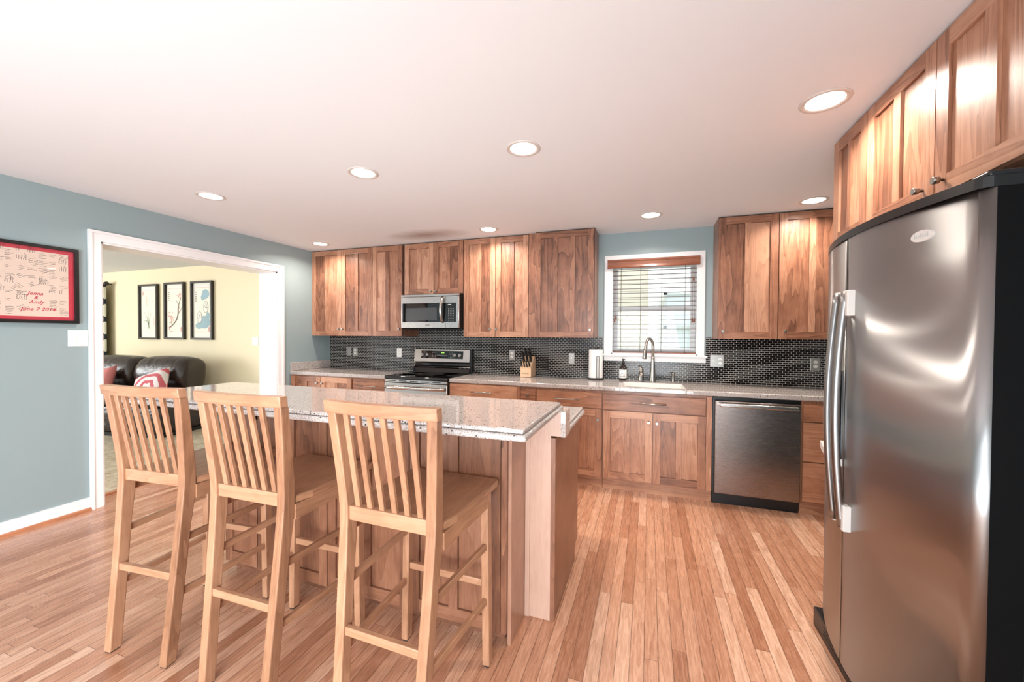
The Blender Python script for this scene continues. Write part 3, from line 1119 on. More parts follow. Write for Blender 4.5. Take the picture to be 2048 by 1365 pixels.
def fridge_handle(yc, door, sgn):
    k = MB()
    P, rr = [], []
    z0, z1 = 0.648, 1.532
    for i in range(25):
        s = i / 24
        z = z0 + (z1 - z0) * s
        out = 0.018 + 0.026 * math.sin(PI * s)
        P.append((xcurve(yc) - out, yc, z))
        rr.append(0.0135)
    k.tube(P, rr, 14)
    h = k.build('handle', M_hand, door)
    for za, zb_ in ((0.640, 0.735), (1.445, 1.540)):
        ya_, yb2 = (yc - 0.030, yc + 0.010) if sgn < 0 else (yc - 0.010, yc + 0.012)
        MB().box(xcurve(yc) - 0.024, xcurve(yc) + 0.006, ya_, yb2, za, zb_, bevel=0.004).build('handle_mount', M_gasket, h)


fridge_handle(YS - 0.040, d1, -1)
fridge_handle(YS + 0.040, d2, 1)
dy0, dy1 = -2.350, -2.040
b = MB()
P = [(xcurve(dy0 + (dy1 - dy0) * i / 10) - 0.010, dy0 + (dy1 - dy0) * i / 10) for i in range(11)]
b.prism(P + [(0.80, dy1), (0.80, dy0)], 0.89, 1.235, smooth=False)
dsp = b.build('dispenser', M_glassb, d2)
b = MB()
P = [(xcurve(dy0 + (dy1 - dy0) * i / 10) - 0.022, dy0 + (dy1 - dy0) * i / 10) for i in range(11)]
b.prism(P + [(0.80, dy1), (0.80, dy0)], 0.862, 0.889)
b.build('dispenser_tray', M_gasket, dsp)
yb_ = -2.748
k = MB()
P = []
for i in range(28):
    a = 2 * PI * i / 28
    P.append((yb_ + 0.034 * math.cos(a), 1.660 + 0.0165 * math.sin(a)))
xb = xcurve(yb_)
sl = (xcurve(yb_ + 0.03) - xcurve(yb_ - 0.03)) / 0.06
vs0 = [k.bm.verts.new((xcurve(p[0]) + 0.001, p[0], p[1])) for p in P]
vs1 = [k.bm.verts.new((xcurve(p[0]) - 0.006, p[0], p[1])) for p in P]
fs = [k.bm.faces.new(vs1)] + [k.bm.faces.new((vs0[i], vs0[(i + 1) % 28], vs1[(i + 1) % 28], vs1[i])) for i in range(28)]
k._tag(fs, 0.5)
bmesh.ops.recalc_face_normals(k.bm, faces=fs)
bd = k.build('badge', M_gasket, d1)
k = MB()
for i in range(7):
    y = yb_ + 0.02 - i * 0.0066
    k.box(xcurve(y) - 0.0072, xcurve(y) - 0.0055, y - 0.0025, y + 0.0012, 1.656, 1.6635 if i % 3 else 1.668)
k.build('badge_letters', M_mark, bd)

# ------------------------------------------------------------------ island
t = thing('kitchen_island', (-1.4, -2.2, 0), 'wood kitchen island with panelled back behind the bar stools', 'kitchen island')
ix0, ix1 = -2.30, -0.577
ZBAR = 1.05
MB().box(ix0, ix1, -2.599, -2.386, 0.055, 1.009, tone=0.4).box(-2.44, -0.436, -2.384, -1.775, 0.10, 0.878, tone=0.45).build('carcass', M_isl, t)
MB().box(ix0 + 0.02, ix1 - 0.02, -2.57, -2.40, 0, 0.054, tone=0.1, grain=1).box(-2.42, -0.436, -2.38, -1.85, 0, 0.0995, tone=0.3, grain=1).build('toe_kick', M_isl, t)
FI = F_back(-2.62)
for u0, u1 in ((-1.064, -0.605), (-1.555, -1.070), (-2.045, -1.563), (-2.298, -2.053)):
    shaker(FI, u0, u1, 0.058, 1.004, t, M_isl, n=2 if u1 - u0 > 0.3 else 1, name='back_panel', stile=0.05, th=0.0205)
MB().box(-0.603, ix1, -2.616, -2.5995, 0.056, 1.008, tone=0.1).build('edge_stile', M_cab, t)
MB().box(ix1 + 0.0005, ix1 + 0.016, -2.598, -2.386, 0.0, 1.009, tone=0.5).build('end_panel', M_end, t)
b = MB()
b.box(-0.560, -0.5385, -2.398, -2.385, 0.0, 1.009, tone=0.8).box(-0.5385, -0.436, -2.392, -2.385, 0.0, 1.009, tone=0.4)
b.box(-0.436, -0.388, -2.392, -2.30, 0.888, 1.009, tone=0.4)
b.build('corner_post', M_post, t)
MB().box(-0.4355, -0.414, -2.392, -1.758, 0.10, 0.8785, tone=0.5).box(-0.4355, -0.414, -2.392, -1.853, 0.0, 0.0999, tone=0.5).build('side_panel', M_isl, t)
MB().box(-2.44, -0.4365, -2.384, -2.30, 0.8785, 1.009, tone=0.5).build('riser_wall', M_isl, t)
MB().box(-0.3875, -0.366, -2.400, -2.29, 0.888, 1.0085).build('riser_end_slab', M_gran, t)
FC = F_back
bt = MB()


def ogee_top(b, x0, x1, y0, y1, z1, th):
    b.box(x0 + 0.012, x1 - 0.012, y0 + 0.012, y1 - 0.012, z1 - 0.016, z1, bevel=0.005, seg=2)
    b.box(x0, x1, y0, y1, z1 - th, z1 - 0.0165, bevel=0.008, seg=3)


ogee_top(bt, -2.56, -0.381, -2.980, -2.371, ZBAR, 0.040)
tag(bt.build('island_bar_counter', M_gran), 'raised speckled stone bar top on the kitchen island, in front of the stools', 'countertop')
bt = MB()
ogee_top(bt, -2.46, -0.374, -2.299, -1.745, ZC, 0.040)
tag(bt.build('island_worktop', M_gran), 'lower speckled stone worktop behind the raised bar of the island', 'countertop')
k = MB()
k.tube([(-2.07, -2.6195, 0.905), (-2.07, -2.632, 0.905)], [0.024, 0.022], 20)
f_ = k.build('fitting_ring', M_black)
tag(f_, 'small round black fitting on the island back just under the bar top', 'fitting')
f_.name = 'round_fitting'
MB().tube([(-2.07, -2.6321, 0.905), (-2.07, -2.635, 0.905)], 0.010, 14).build('fitting_centre', M_chrome, f_)


# ------------------------------------------------------------------ bar stools
def make_stool(label):
    t = thing('bar_stool', (0, 0, 0), label, 'bar stool', 'wooden bar stools at the island')
    zk_, zrb, zt = 0.795, 1.100, 1.142
    wt, wk, w0, a = 0.2165, 0.195, 0.174, 0.037

    def yl(z):
        if z > zk_ - 0.05:
            s = max(0, (z - zk_ + 0.05) / (zrb - zk_ + 0.05))
            return -0.034 * s ** 1.25
        s = (zk_ - 0.05 - z) / (zk_ - 0.05)
        return -0.066 * s ** 1.15

    def wl(z):
        if z > zk_:
            return wk + (wt - wk) * (z - zk_) / (zrb - zk_)
        return wk + (w0 - wk) * (zk_ - z) / zk_
    zs = [0.006, 0.2, 0.4, 0.55, 0.65, 0.72, 0.77, 0.82, 0.88, 0.96, 1.04, 1.0995]
    for sg in (-1, 1):
        b = MB()
        tone = random.random()
        prev = None
        for i, z in enumerate(zs):
            dpt = 0.050 if 0.6 < z < 0.85 else (0.044 if z < 0.6 else 0.046 - 0.012 * (z - 0.85) / 0.25)
            xo, xi = sg * wl(z), sg * (wl(z) - a)
            y0 = yl(z)
            ring = [b.bm.verts.new(p) for p in ((xi, y0, z), (xo, y0, z), (xo, y0 + dpt, z), (xi, y0 + dpt, z))]
            if prev:
                fs = [b.bm.faces.new((prev[k], prev[(k + 1) % 4], ring[(k + 1) % 4], ring[k])) for k in range(4)]
                b._tag(fs, tone, 0)
            else:
                b._tag([b.bm.faces.new(ring)], tone, 0)
            prev = ring
        b._tag([b.bm.faces.new(prev)], tone, 0)
        bmesh.ops.recalc_face_normals(b.bm, faces=b.bm.faces)
        es = [e for e in b.bm.edges if abs((e.verts[0].co - e.verts[1].co).normalized().z) > 0.6]
        r = bmesh.ops.bevel(b.bm, geom=es, offset=0.004, segments=2, affect='EDGES', profile=0.5)
        for f in b.bm.faces:
            f[b.lt] = tone
        lg = b.build('leg', M_stool, t)
        MB().box(min(sg * (w0 - 0.004), sg * (w0 - a + 0.004)), max(sg * (w0 - 0.004), sg * (w0 - a + 0.004)), -0.062, -0.026, 0, 0.0058).build('foot_pad', M_rubber, lg)
        # front legs, flaring a little towards the floor
        tone = random.random()
        b = MB()
        xo0, xo1 = 0.214, 0.203
        b.hexa([(sg * (xo0 - 0.032), 0.384, 0.006), (sg * xo0, 0.384, 0.006), (sg * xo0, 0.424, 0.006), (sg * (xo0 - 0.032), 0.424, 0.006),
                (sg * (xo1 - 0.034), 0.384, 0.718), (sg * xo1, 0.384, 0.718), (sg * xo1, 0.424, 0.718), (sg * (xo1 - 0.034), 0.424, 0.718)], tone, 0, 0.004)
        lg = b.build('leg', M_stool, t)
        MB().box(min(sg * 0.186, sg * 0.210), max(sg * 0.186, sg * 0.210), 0.388, 0.420, 0, 0.0058).build('foot_pad', M_rubber, lg)
    # curved top rail
    b = MB()
    n = 14
    tone = 0.6
    prev = None
    for i in range(n + 1):
        x = -0.222 + 0.444 * i / n
        bow = -0.020 * (1 - (x / 0.222) ** 2)
        y0 = -0.040 + bow
        ring = [b.bm.verts.new(p) for p in ((x, y0, zrb), (x, y0 + 0.034, zrb), (x, y0 + 0.028, zt), (x, y0 - 0.006, zt))]
        if prev:
            fs = [b.bm.faces.new((prev[k], prev[(k + 1) % 4], ring[(k + 1) % 4], ring[k])) for k in range(4)]
            b._tag(fs, tone, 1, True)
        else:
            b._tag([b.bm.faces.new(ring)], tone, 1)
        prev = ring
    b._tag([b.bm.faces.new(prev)], tone, 1)
    bmesh.ops.recalc_face_normals(b.bm, faces=b.bm.faces)
    es = [e for e in b.bm.edges if len(e.link_faces) == 2 and e.calc_face_angle(0) > 0.8]
    bmesh.ops.bevel(b.bm, geom=es, offset=0.004, segments=2, affect='EDGES', profile=0.5)
    for f in b.bm.faces:
        f[b.lt] = tone
        f[b.lg] = 1
        f.smooth = False
    b.build('top_rail', M_stool, t)
    for i in range(6):
        k = (i - 2.5) / 2.5
        xt, xb_ = k * 0.1275, k * 0.1265
        bow = -0.020 * (1 - (xt / 0.222) ** 2)
        y_t, y_b = -0.032 + bow, 0.014
        ym = (y_t + y_b) / 2 + 0.004
        zm = 0.93
        h = 0.0105
        MB().hexa([(xb_ - h, y_b, 0.766), (xb_ + h, y_b, 0.766), (xb_ + h, y_b + 0.014, 0.766), (xb_ - h, y_b + 0.014, 0.766),
                   (xt - h, y_t, 1.1005), (xt + h, y_t, 1.1005), (xt + h, y_t + 0.014, 1.1005), (xt - h, y_t + 0.014, 1.1005)], None, 0, 0.002, 1).build('slat', M_stool, t)
    MB().box(-(wk - a) - 0.001, wk - a + 0.001, 0.008, 0.036, 0.717, 0.768, grain=1, bevel=0.003).build('lower_back_rail', M_stool, t)
    b = MB()
    P = [(-0.190, 0.052), (0.190, 0.052), (0.2065, 0.12), (0.2135, 0.47), (0.205, 0.488), (-0.205, 0.488), (-0.2135, 0.47), (-0.2065, 0.12)]
    b.prism(P, 0.7185, 0.748, 'z', 0.45, 2, bevel=0.006)
    b.build('seat', M_stool, t)
    b = MB()
    for sg in (-1, 1):
        b.hexa([(sg * 0.180, 0.046, 0.66), (sg * 0.198, 0.046, 0.66), (sg * 0.203, 0.384, 0.66), (sg * 0.185, 0.384, 0.66),
                (sg * 0.180, 0.046, 0.718), (sg * 0.198, 0.046, 0.718), (sg * 0.203, 0.384, 0.718), (sg * 0.185, 0.384, 0.718)], 0.4, 2)
    b.box(-0.17, 0.17, 0.40, 0.418, 0.66, 0.718, grain=1)
    b.build('apron', M_stool, t)
    for sg in (-1, 1):
        for z0, z1 in ((0.512, 0.288),):
            for zt_ in (z0, z1):
                xr, xf = wl(zt_) - 0.018, 0.203 + (0.214 - 0.203) * (0.718 - zt_) / 0.712 - 0.016
                yr, yf = yl(zt_) + 0.043, 0.385
                hh = 0.009
                MB().hexa([(sg * (xr - hh), yr, zt_ - 0.027), (sg * (xr + hh), yr, zt_ - 0.027), (sg * (xf + hh), yf, zt_ - 0.027), (sg * (xf - hh), yf, zt_ - 0.027),
                           (sg * (xr - hh), yr, zt_), (sg * (xr + hh), yr, zt_), (sg * (xf + hh), yf, zt_), (sg * (xf - hh), yf, zt_)], None, 2, 0.0025, 1).build('side_stretcher', M_stool, t)
    wl_ = wl(0.35) - a
    MB().box(-wl_ - 0.001, wl_ + 0.001, yl(0.35) + 0.006, yl(0.35) + 0.026, 0.336, 0.366, grain=1, bevel=0.003).build('rear_stretcher', M_stool, t)
    MB().box(-0.174, 0.174, 0.39, 0.41, 0.329, 0.358, grain=1, bevel=0.003).build('front_stretcher', M_stool, t)
    return t


s3 = make_stool('wooden slat-back bar stool nearest the refrigerator end of the island')
s2 = copy_tree(s3)
s2['label'] = 'wooden slat-back bar stool standing between the other two stools'
s1 = copy_tree(s3)
s1['label'] = 'wooden slat-back bar stool nearest the doorway to the living room'
for o, (x, y, a) in ((s1, (-2.019, -3.134, 0.088)), (s2, (-1.459, -3.128, 0.015)), (s3, (-0.825, -3.122, -0.019))):
    o.location = (x, y, 0)
    o.rotation_euler = (0, 0, a)

# ------------------------------------------------------------------ recessed lights
def make_can(x, y, label):
    t = thing('recessed_light', (0, 0, 0), label, 'ceiling light', 'recessed ceiling lights')
    MB().lathe([(0.072, -0.001), (0.075, -0.004), (0.088, -0.006), (0.094, -0.004), (0.096, 0.0)], (0, 0, 0), 40).build('trim_ring', M_trimring, t)
    MB().lathe([(0.0, -0.0035), (0.06, -0.003), (0.0725, -0.0015)], (0, 0, 0), 40).build('lamp_lens', M_bulb, t)
    return t


CANS = [(0.723, -2.099, 'recessed ceiling light close beside the cabinets above the refrigerator', 16),
        (1.179, -0.585, 'recessed ceiling light in front of the upper cabinet right of the window', 13),
        (0.0, -0.580, 'recessed ceiling light in front of the kitchen window', 10),
        (-0.678, -2.095, 'recessed ceiling light above the right end of the island', 14),
        (-1.516, -0.583, 'recessed ceiling light in front of the upper cabinet right of the microwave', 13),
        (-1.763, -2.104, 'recessed ceiling light above the middle of the island', 14),
        (-3.621, -0.600, 'recessed ceiling light in the far corner above the corner cabinet', 13),
        (-3.167, -2.115, 'recessed ceiling light between the doorway and the island', 12)]
can0 = None
for x, y, lb, p in CANS:
    if can0 is None:
        can0 = make_can(x, y, lb)
        o = can0
    else:
        o = copy_tree(can0)
        o['label'] = lb
    o.location = (x, y, H)
for x, y, lb, p in CANS:
    area_light('can_lamp', (x, y, H - 0.008), (0, 0, 0), 0.13, 0.13, p, (1.0, 0.9, 0.8), math.radians(150), 'DISK')

# ------------------------------------------------------------------ window blind
t = thing('window_blind', (0.03, -0.06, 2.04), 'brown wooden venetian blind hanging in the kitchen window', 'blind')
b = MB()
yv = -DL - 0.052
b.prism([(yv + 0.014, 2.046), (yv + 0.003, 2.046), (yv - 0.002, 2.054), (yv + 0.003, 2.075), (yv + 0.003, 2.105), (yv - 0.003, 2.118), (yv - 0.003, 2.132), (yv + 0.014, 2.132)], -0.410, 0.449, 'x', 0.5, 1)
b.box(-0.40, 0.44, yv + 0.014, -DL - 0.019, 2.10, 2.131, grain=1)
b.build('valance', M_blind, t)
b = MB()
zs_ = [2.022 - i * 0.0452 for i in range(19)]
for z in zs_:
    b.box(-0.366, 0.428, -0.036, 0.012, z, z + 0.0028, grain=1)
b.build('slats', wood('dark_slat_wood', rgb(58, 30, 20), rgb(88, 48, 32), rgb(108, 62, 42), tonevar=0.1), t)
MB().box(-0.368, 0.430, -0.036, 0.012, 1.185, 1.203, grain=1, bevel=0.003, seg=1).build('bottom_rail', M_blind, t)
b = MB()
for x in (-0.28, -0.09, 0.11, 0.325):
    for y in (-0.0375, 0.0135):
        b.tube([(x, y, 1.19), (x, y, 2.06)], 0.0013, 5)
b.build('ladder_cords', M_cord, t)
b = MB()
for x, z in ((-0.335, 1.53), (-0.322, 1.56), (0.385, 1.53), (0.402, 1.53), (0.392, 1.92)):
    b.tube([(x, yv + 0.005, z), (x, yv + 0.005, 2.06)], 0.0013, 5)
b.build('pull_cords', M_cord, t)['kind'] = 'stuff'
for x, z in ((-0.335, 1.50), (-0.322, 1.53), (0.385, 1.50), (0.402, 1.50), (0.392, 1.895)):
    MB().lathe([(0.003, z + 0.036), (0.006, z + 0.03), (0.0085, z + 0.004), (0.006, z)], (x, yv + 0.005, 0), 10).build('tassel', M_blind, t)

# ------------------------------------------------------------------ things on the counter
t = thing('faucet', (0.035, -0.13, ZC), 'brushed nickel gooseneck kitchen faucet behind the sink', 'faucet')
fx, fy = 0.035, -0.135
MB().lathe([(0.030, 0.9195), (0.030, 0.925), (0.027, 0.95), (0.021, 1.04), (0.0165, 1.13), (0.0155, 1.16)], (fx, fy, 0)).build('base', M_chrome, t)
P = [(fx, fy, 1.155)]
dx, dy = -0.066, -0.105
for i in range(15):
    a = PI * i / 14
    P.append((fx + dx * (1 - math.cos(a)) / 2, fy + dy * (1 - math.cos(a)) / 2, 1.255 + 0.082 * math.sin(a)))
P.append((fx + dx * 1.05, fy + dy * 1.05, 1.228))
MB().tube(P, 0.0135, 12).build('gooseneck', M_chrome, t)
ex, ey = fx + dx * 1.05, fy + dy * 1.05
MB().tube([(ex, ey, 1.24), (ex - 0.003, ey - 0.003, 1.22), (ex - 0.008, ey - 0.008, 1.155), (ex - 0.009, ey - 0.009, 1.145)], [0.0155, 0.0175, 0.021, 0.020], 16).build('spray_head', M_chrome, t)
t = thing('tap_lever', (-0.074, -0.125, ZC), 'brushed nickel lever post standing left of the faucet', 'tap lever')
MB().lathe([(0.026, 0.9195), (0.026, 0.925), (0.022, 0.96), (0.021, 1.0)], (-0.074, -0.13, 0)).build('post', M_chrome, t)
MB().tube([(-0.074, -0.13, 0.999), (-0.074, -0.13, 1.03), (-0.080, -0.13, 1.045), (-0.094, -0.132, 1.064)], [0.021, 0.0195, 0.0135, 0.006], 14).build('lever', M_chrome, t)
t = thing('soap_pump', (0.222, -0.10, ZC), 'short brushed nickel soap pump right of the faucet', 'soap pump')
MB().lathe([(0.018, 0.9195), (0.018, 0.924), (0.0145, 0.94), (0.0145, 0.985), (0.012, 0.99)], (0.222, -0.10, 0)).build('body', M_chrome, t)
MB().lathe([(0.012, 0.990), (0.0165, 0.993), (0.0165, 1.003), (0.012, 1.006)], (0.222, -0.10, 0)).tube([(0.222, -0.10, 0.998), (0.20, -0.118, 0.998), (0.194, -0.123, 0.992)], 0.005, 8).build('pump_head', M_chrome, t)

t = thing('soap_bottle', (-0.246, -0.125, ZC), 'dark amber soap bottle with a white label left of the sink', 'soap bottle')
bx, by = -0.246, -0.125
MB().lathe([(0.034, 0.9195), (0.036, 0.923), (0.036, 1.03), (0.033, 1.045), (0.018, 1.065), (0.013, 1.072), (0.013, 1.085)], (bx, by, 0)).build('bottle', M_amber, t)
lb = MB().lathe([(0.0364, 0.943), (0.0366, 0.944), (0.0366, 1.027), (0.0364, 1.028)], (bx, by, 0), 32).build('label', M_paper, t)
k = MB()
for z, n in ((1.016, 4), (0.987, 3), (0.972, 4), (0.957, 4)):
    for i in range(n):
        a = -PI / 2 + (i - (n - 1) / 2) * 0.33
        a0, a1 = a - 0.11, a + 0.11
        h = 0.008 if z < 0.98 else 0.004
        k.quad([(bx + 0.037 * math.cos(q), by + 0.037 * math.sin(q), zz) for q, zz in ((a0, z), (a1, z), (a1, z + h), (a0, z + h))])
k.build('label_print', M_ink, lb)
MB().lathe([(0.015, 1.0852), (0.015, 1.10), (0.006, 1.102), (0.006, 1.125), (0.011, 1.126), (0.011, 1.134)], (bx, by, 0)).tube([(bx, by, 1.13), (bx + 0.02, by - 0.026, 1.128)], 0.004, 8).build('pump', M_black, t)

t = thing('paper_towel_holder', (-0.513, -0.14, ZC), 'black wire paper towel holder on the counter left of the sink', 'paper towel holder')
px, py = -0.513, -0.135
MB().lathe([(0.082, 0.9195), (0.084, 0.924), (0.08, 0.930), (0.0, 0.931)], (px, py, 0), 36).build('base', M_black, t)
k = MB().tube([(px, py, 0.93), (px, py, 1.232)], 0.005, 8)
k.lathe([(0.008, 1.232), (0.011, 1.238), (0.0, 1.246)], (px, py, 0), 12)
k.build('rod', M_black, t)
ax, ay = px + 0.03, py - 0.076
k = MB()
P = [(ax - 0.011, ay + 0.002, 0.929)] + [(ax - 0.011 * math.cos(PI * i / 8), ay, 1.15 + 0.011 * math.sin(PI * i / 8)) for i in range(9)] + [(ax + 0.011, ay + 0.002, 0.929)]
k.tube(P, 0.0028, 8)
k.build('tension_arm', M_black, t)
k = MB().lathe([(0.02, 1.222), (0.02, 0.936), (0.07, 0.936), (0.0705, 0.94), (0.0705, 1.218), (0.069, 1.222), (0.02, 1.222)], (px, py, 0), 40)
tag(k.build('paper_towel_roll', M_paper), 'white paper towel roll on the black holder', 'paper towel')

# knife block and knives
t = thing('knife_block', (-1.225, -0.16, ZC), 'light wood knife block in front of the tile right of the range', 'knife block')
kx0, kx1 = -1.287, -1.172
MB().box(kx0, kx1, -0.235, -0.090, 0.923, 1.02, tone=0.8, grain=1).build('front_step', M_block, t)
b = MB()
b.prism([(-0.234, 1.0203), (-0.090, 1.0203), (-0.090, 0.9235), (-0.062, 0.9235), (-0.062, 1.10), (-0.085, 1.14), (-0.105, 1.135)], kx0, kx1, 'x', 0.3, 0)
b.build('slanted_body', M_block, t)
k = MB()
for x in (kx0 + 0.012, kx1 - 0.012):
    for y in (-0.222, -0.08):
        k.lathe([(0.007, 0.9195), (0.007, 0.9232)], (x, y, 0), 10)
k.build('feet', M_rubber, t)
k = MB()
for x0, x1 in ((-1.268, -1.252), (-1.247, -1.228), (-1.222, -1.196)):
    k.quad([(x0, -0.2353, 0.957), (x1, -0.2353, 0.957), (x1, -0.2353, 0.961), (x0, -0.2353, 0.961)])
k.build('stamp', M_ink, t)


def knife(x, y, z, l, r, label, group):
    """handle only is seen: the blade is in its slot"""
    t = thing('knife', (x, y, z), label, 'knife', group)
    d = Vector((0, -0.55, 0.84)).normalized()
    p = Vector((x, y, z))
    b = MB()
    b.tube([p + d * 0.012, p + d * (0.02 + l * 0.3), p + d * (0.02 + l * 0.7), p + d * (0.015 + l)], [r * 0.8, r, r * 0.9, r * 1.15], 10, flat=1.5)
    b.build('handle', M_black, t)
    MB().tube([p - d * 0.02, p + d * 0.0125], r * 0.7, 8).build('bolster', M_chrome, t)


for i in range(4):
    knife(-1.272 + i * 0.028, -0.222, 1.022, 0.066, 0.0072, 'slim dark steak knife in the lower front row of the wooden block', 'steak knives in the front row of the block')
for i in range(3):
    knife(-1.266 + i * 0.038, -0.165, 1.075, 0.11, 0.0125, 'thick black-handled knife in the middle row of the wooden block', 'middle row of knives in the block')
for i in range(2):
    knife(-1.252 + i * 0.045, -0.115, 1.120, 0.10, 0.0125, 'thick black-handled knife in the topmost row of the wooden block', 'top row of knives in the block')

# ------------------------------------------------------------------ wall plates
M_plate = mat('satin_steel_plate', rgb(176, 172, 166), 0.32, 0.85)


def plate(x0, x1, z0, z1, yw, kinds, label, metal=True, name='wall_outlet', cat='outlet', group='wall plates on the tile'):
    """kinds: list of 'o' duplex outlet, 's' toggle, 'b' blank, one per gang"""
    t = thing(name, ((x0 + x1) / 2, yw, z0), label, cat, group)
    m = M_plate if metal else M_offw
    MB().box(x0, x1, yw - 0.006, yw - 0.0002, z0, z1, bevel=0.002, seg=1).build('plate', m, t)
    n = len(kinds)
    zc = (z0 + z1) / 2
    for i, kd in enumerate(kinds):
        xc = x0 + (x1 - x0) * (i + 0.5) / n
        if kd == 'o':
            for s in (-1, 1):
                zz = zc + s * 0.0195
                r = MB().prism([(xc + 0.016 * math.copysign(min(1, abs(math.cos(a)) * 1.0), math.cos(a)), zz + 0.0135 * math.sin(a)) for a in [2 * PI * q / 18 for q in range(18)]], yw - 0.0085, yw - 0.006, 'y').build('receptacle', M_offw, t)
                k = MB()
                for dx_ in (-0.006, 0.006):
                    k.box(xc + dx_ - 0.0012, xc + dx_ + 0.0012, yw - 0.0088, yw - 0.0084, zz, zz + 0.007)
                k.box(xc - 0.002, xc + 0.002, yw - 0.0088, yw - 0.0084, zz - 0.009, zz - 0.005)
                k.build('slots', M_ink, r)
        elif kd == 's':
            MB().box(xc - 0.005, xc + 0.005, yw - 0.016, yw - 0.006, zc - 0.004, zc + 0.012, bevel=0.001, seg=1).build('toggle', M_offw, t)
        elif kd == 'r':
            MB().box(xc - 0.013, xc + 0.013, yw - 0.0085, yw - 0.006, zc - 0.025, zc + 0.025, bevel=0.001, seg=1).build('rocker', M_offw, t)


yt, ytr = -0.008, -DL - 0.008
plate(-3.770, -3.697, 1.083, 1.197, yt, ['b'], 'blank steel wall plate on the tile, nearest the left corner')
plate(-3.666, -3.594, 1.079, 1.190, yt, ['o'], 'steel-framed outlet on the tile beside the blank plate near the left corner')
plate(-2.990, -2.920, 1.080, 1.196, yt, ['o'], 'white outlet on the tile just left of the range backguard', metal=False)
plate(-1.496, -1.426, 1.084, 1.198, yt, ['o'], 'steel outlet plate on the tile left of the knife block')
plate(-0.808, -0.748, 1.064, 1.178, ytr, ['s'], 'single toggle switch plate on the tile right of the knife block', name='light_switch', cat='light switch')
plate(0.548, 0.664, 1.074, 1.188, ytr, ['s', 'o'], 'double steel plate with toggle and outlet beside the window sill')
plate(1.350, 1.422, 1.066, 1.180, ytr, ['o'], 'steel outlet plate on the tile right above the last drawers by the refrigerator')
plate(-5.486, -5.366, 1.190, 1.315, 0.0, ['s'], 'white light switch on the yellow living room wall', metal=False, name='light_switch', cat='light switch', group=None)
# rocker switch on the left wall
t = thing('light_switch', (XL, -2.482, 1.26), 'white double rocker light switch left of the doorway casing', 'light switch')
MB().box(XL, XL + 0.006, -2.540, -2.4285, 1.262, 1.382, bevel=0.002, seg=1).build('plate', M_offw, t)
for y in (-2.507, -2.460):
    MB().box(XL + 0.006, XL + 0.009, y - 0.016, y + 0.016, 1.29, 1.355, bevel=0.001, seg=1).build('rocker', M_white, t)

# ------------------------------------------------------------------ framed signature cloth on the left wall
t = thing('framed_signature_cloth', (XL, -2.86, 1.43), 'large black-framed wedding signature cloth with red mat on the blue-grey wall', 'framed picture')
ay0, ay1, az0, az1 = -3.235, -2.486, 1.431, 1.981


def FW(u, d, w):               # on the left wall: u = y, d = out of the wall
    return (XL + 0.0125 - d, u, w)


fw = 0.022
b = MB()
b.box(XL + 0.0005, XL + 0.028, ay0, ay0 + fw, az0, az1).box(XL + 0.0005, XL + 0.028, ay1 - fw, ay1, az0, az1)
b.box(XL + 0.0005, XL + 0.028, ay0 + fw, ay1 - fw, az0, az0 + fw).box(XL + 0.0005, XL + 0.028, ay0 + fw, ay1 - fw, az1 - fw, az1)
b.build('frame', M_black, t)
MB().box(XL + 0.001, XL + 0.010, ay0 + fw, ay1 - fw, az0 + fw, az1 - fw).build('mat_board', M_red, t)
cy0, cy1, cz0, cz1 = ay0 + 0.05, ay1 - 0.052, az0 + 0.046, az1 - 0.048
cl = MB().box(XL + 0.0102, XL + 0.0120, cy0, cy1, cz0, cz1).build('cloth', M_cream, t)
b = MB()
rs = random.Random(3)
for gi in range(12):
    for gj in range(8):
        u = cy0 + 0.03 + gi * (cy1 - cy0 - 0.03) / 12
        v = cz0 + 0.02 + gj * (cz1 - cz0 - 0.02) / 8
        if -2.77 < u + 0.025 < -2.63 and 1.47 < v + 0.03 < 1.67:
            continue
        ang = rs.choice([0, 0, 0.5, -0.6, 1.5])
        ca, sa = math.cos(ang), math.sin(ang)
        for q in range(rs.randint(2, 5)):
            l = rs.uniform(0.02, 0.05)
            P = []
            for s in range(9):
                a, c2 = s / 8 * l, -q * 0.011 + rs.uniform(-0.0032, 0.0032)
                P.append((u + a * ca - c2 * sa + 0.005, v + 0.04 + a * sa + c2 * ca))
            b.ribbon(P, rs.uniform(0.0013, 0.0024), FW)
sg_ = b.build('signatures', M_ink, cl)
sg_['kind'] = 'stuff'


def text_on_left(s, y, z, size, parent, name):
    cu = bpy.data.curves.new(name, 'FONT')
    cu.body = s
    cu.size = size
    cu.shear = 0.35
    cu.offset = size * 0.018
    cu.space_character = 1.08
    cu.align_x = 'CENTER'
    cu.align_y = 'CENTER'
    cu.materials.append(M_redink)
    o = bpy.data.objects.new(name, cu)
    COL.objects.link(o)
    bpy.context.view_layer.update()
    me = bpy.data.meshes.new_from_object(o.evaluated_get(bpy.context.evaluated_depsgraph_get()))
    bpy.data.objects.remove(o)
    me.name = name
    o = bpy.data.objects.new(name, me)
    COL.objects.link(o)
    o.parent = parent
    org = ORG[parent.name]
    o.location = Vector((XL + 0.0128, y, z)) - org
    o.rotation_euler = (PI / 2, 0, PI / 2)
    return o


for s, y, z, sz in (('Jenna', -2.705, 1.636, 0.032), ('&', -2.703, 1.607, 0.029), ('Andy', -2.700, 1.576, 0.032), ('June 7 2014', -2.692, 1.526, 0.032)):
    text_on_left(s, y, z, sz, cl, 'lettering')
MB().box(XL + 0.0165, XL + 0.018, ay0 + fw, ay1 - fw, az0 + fw, az1 - fw).build('glass', M_glass, t)

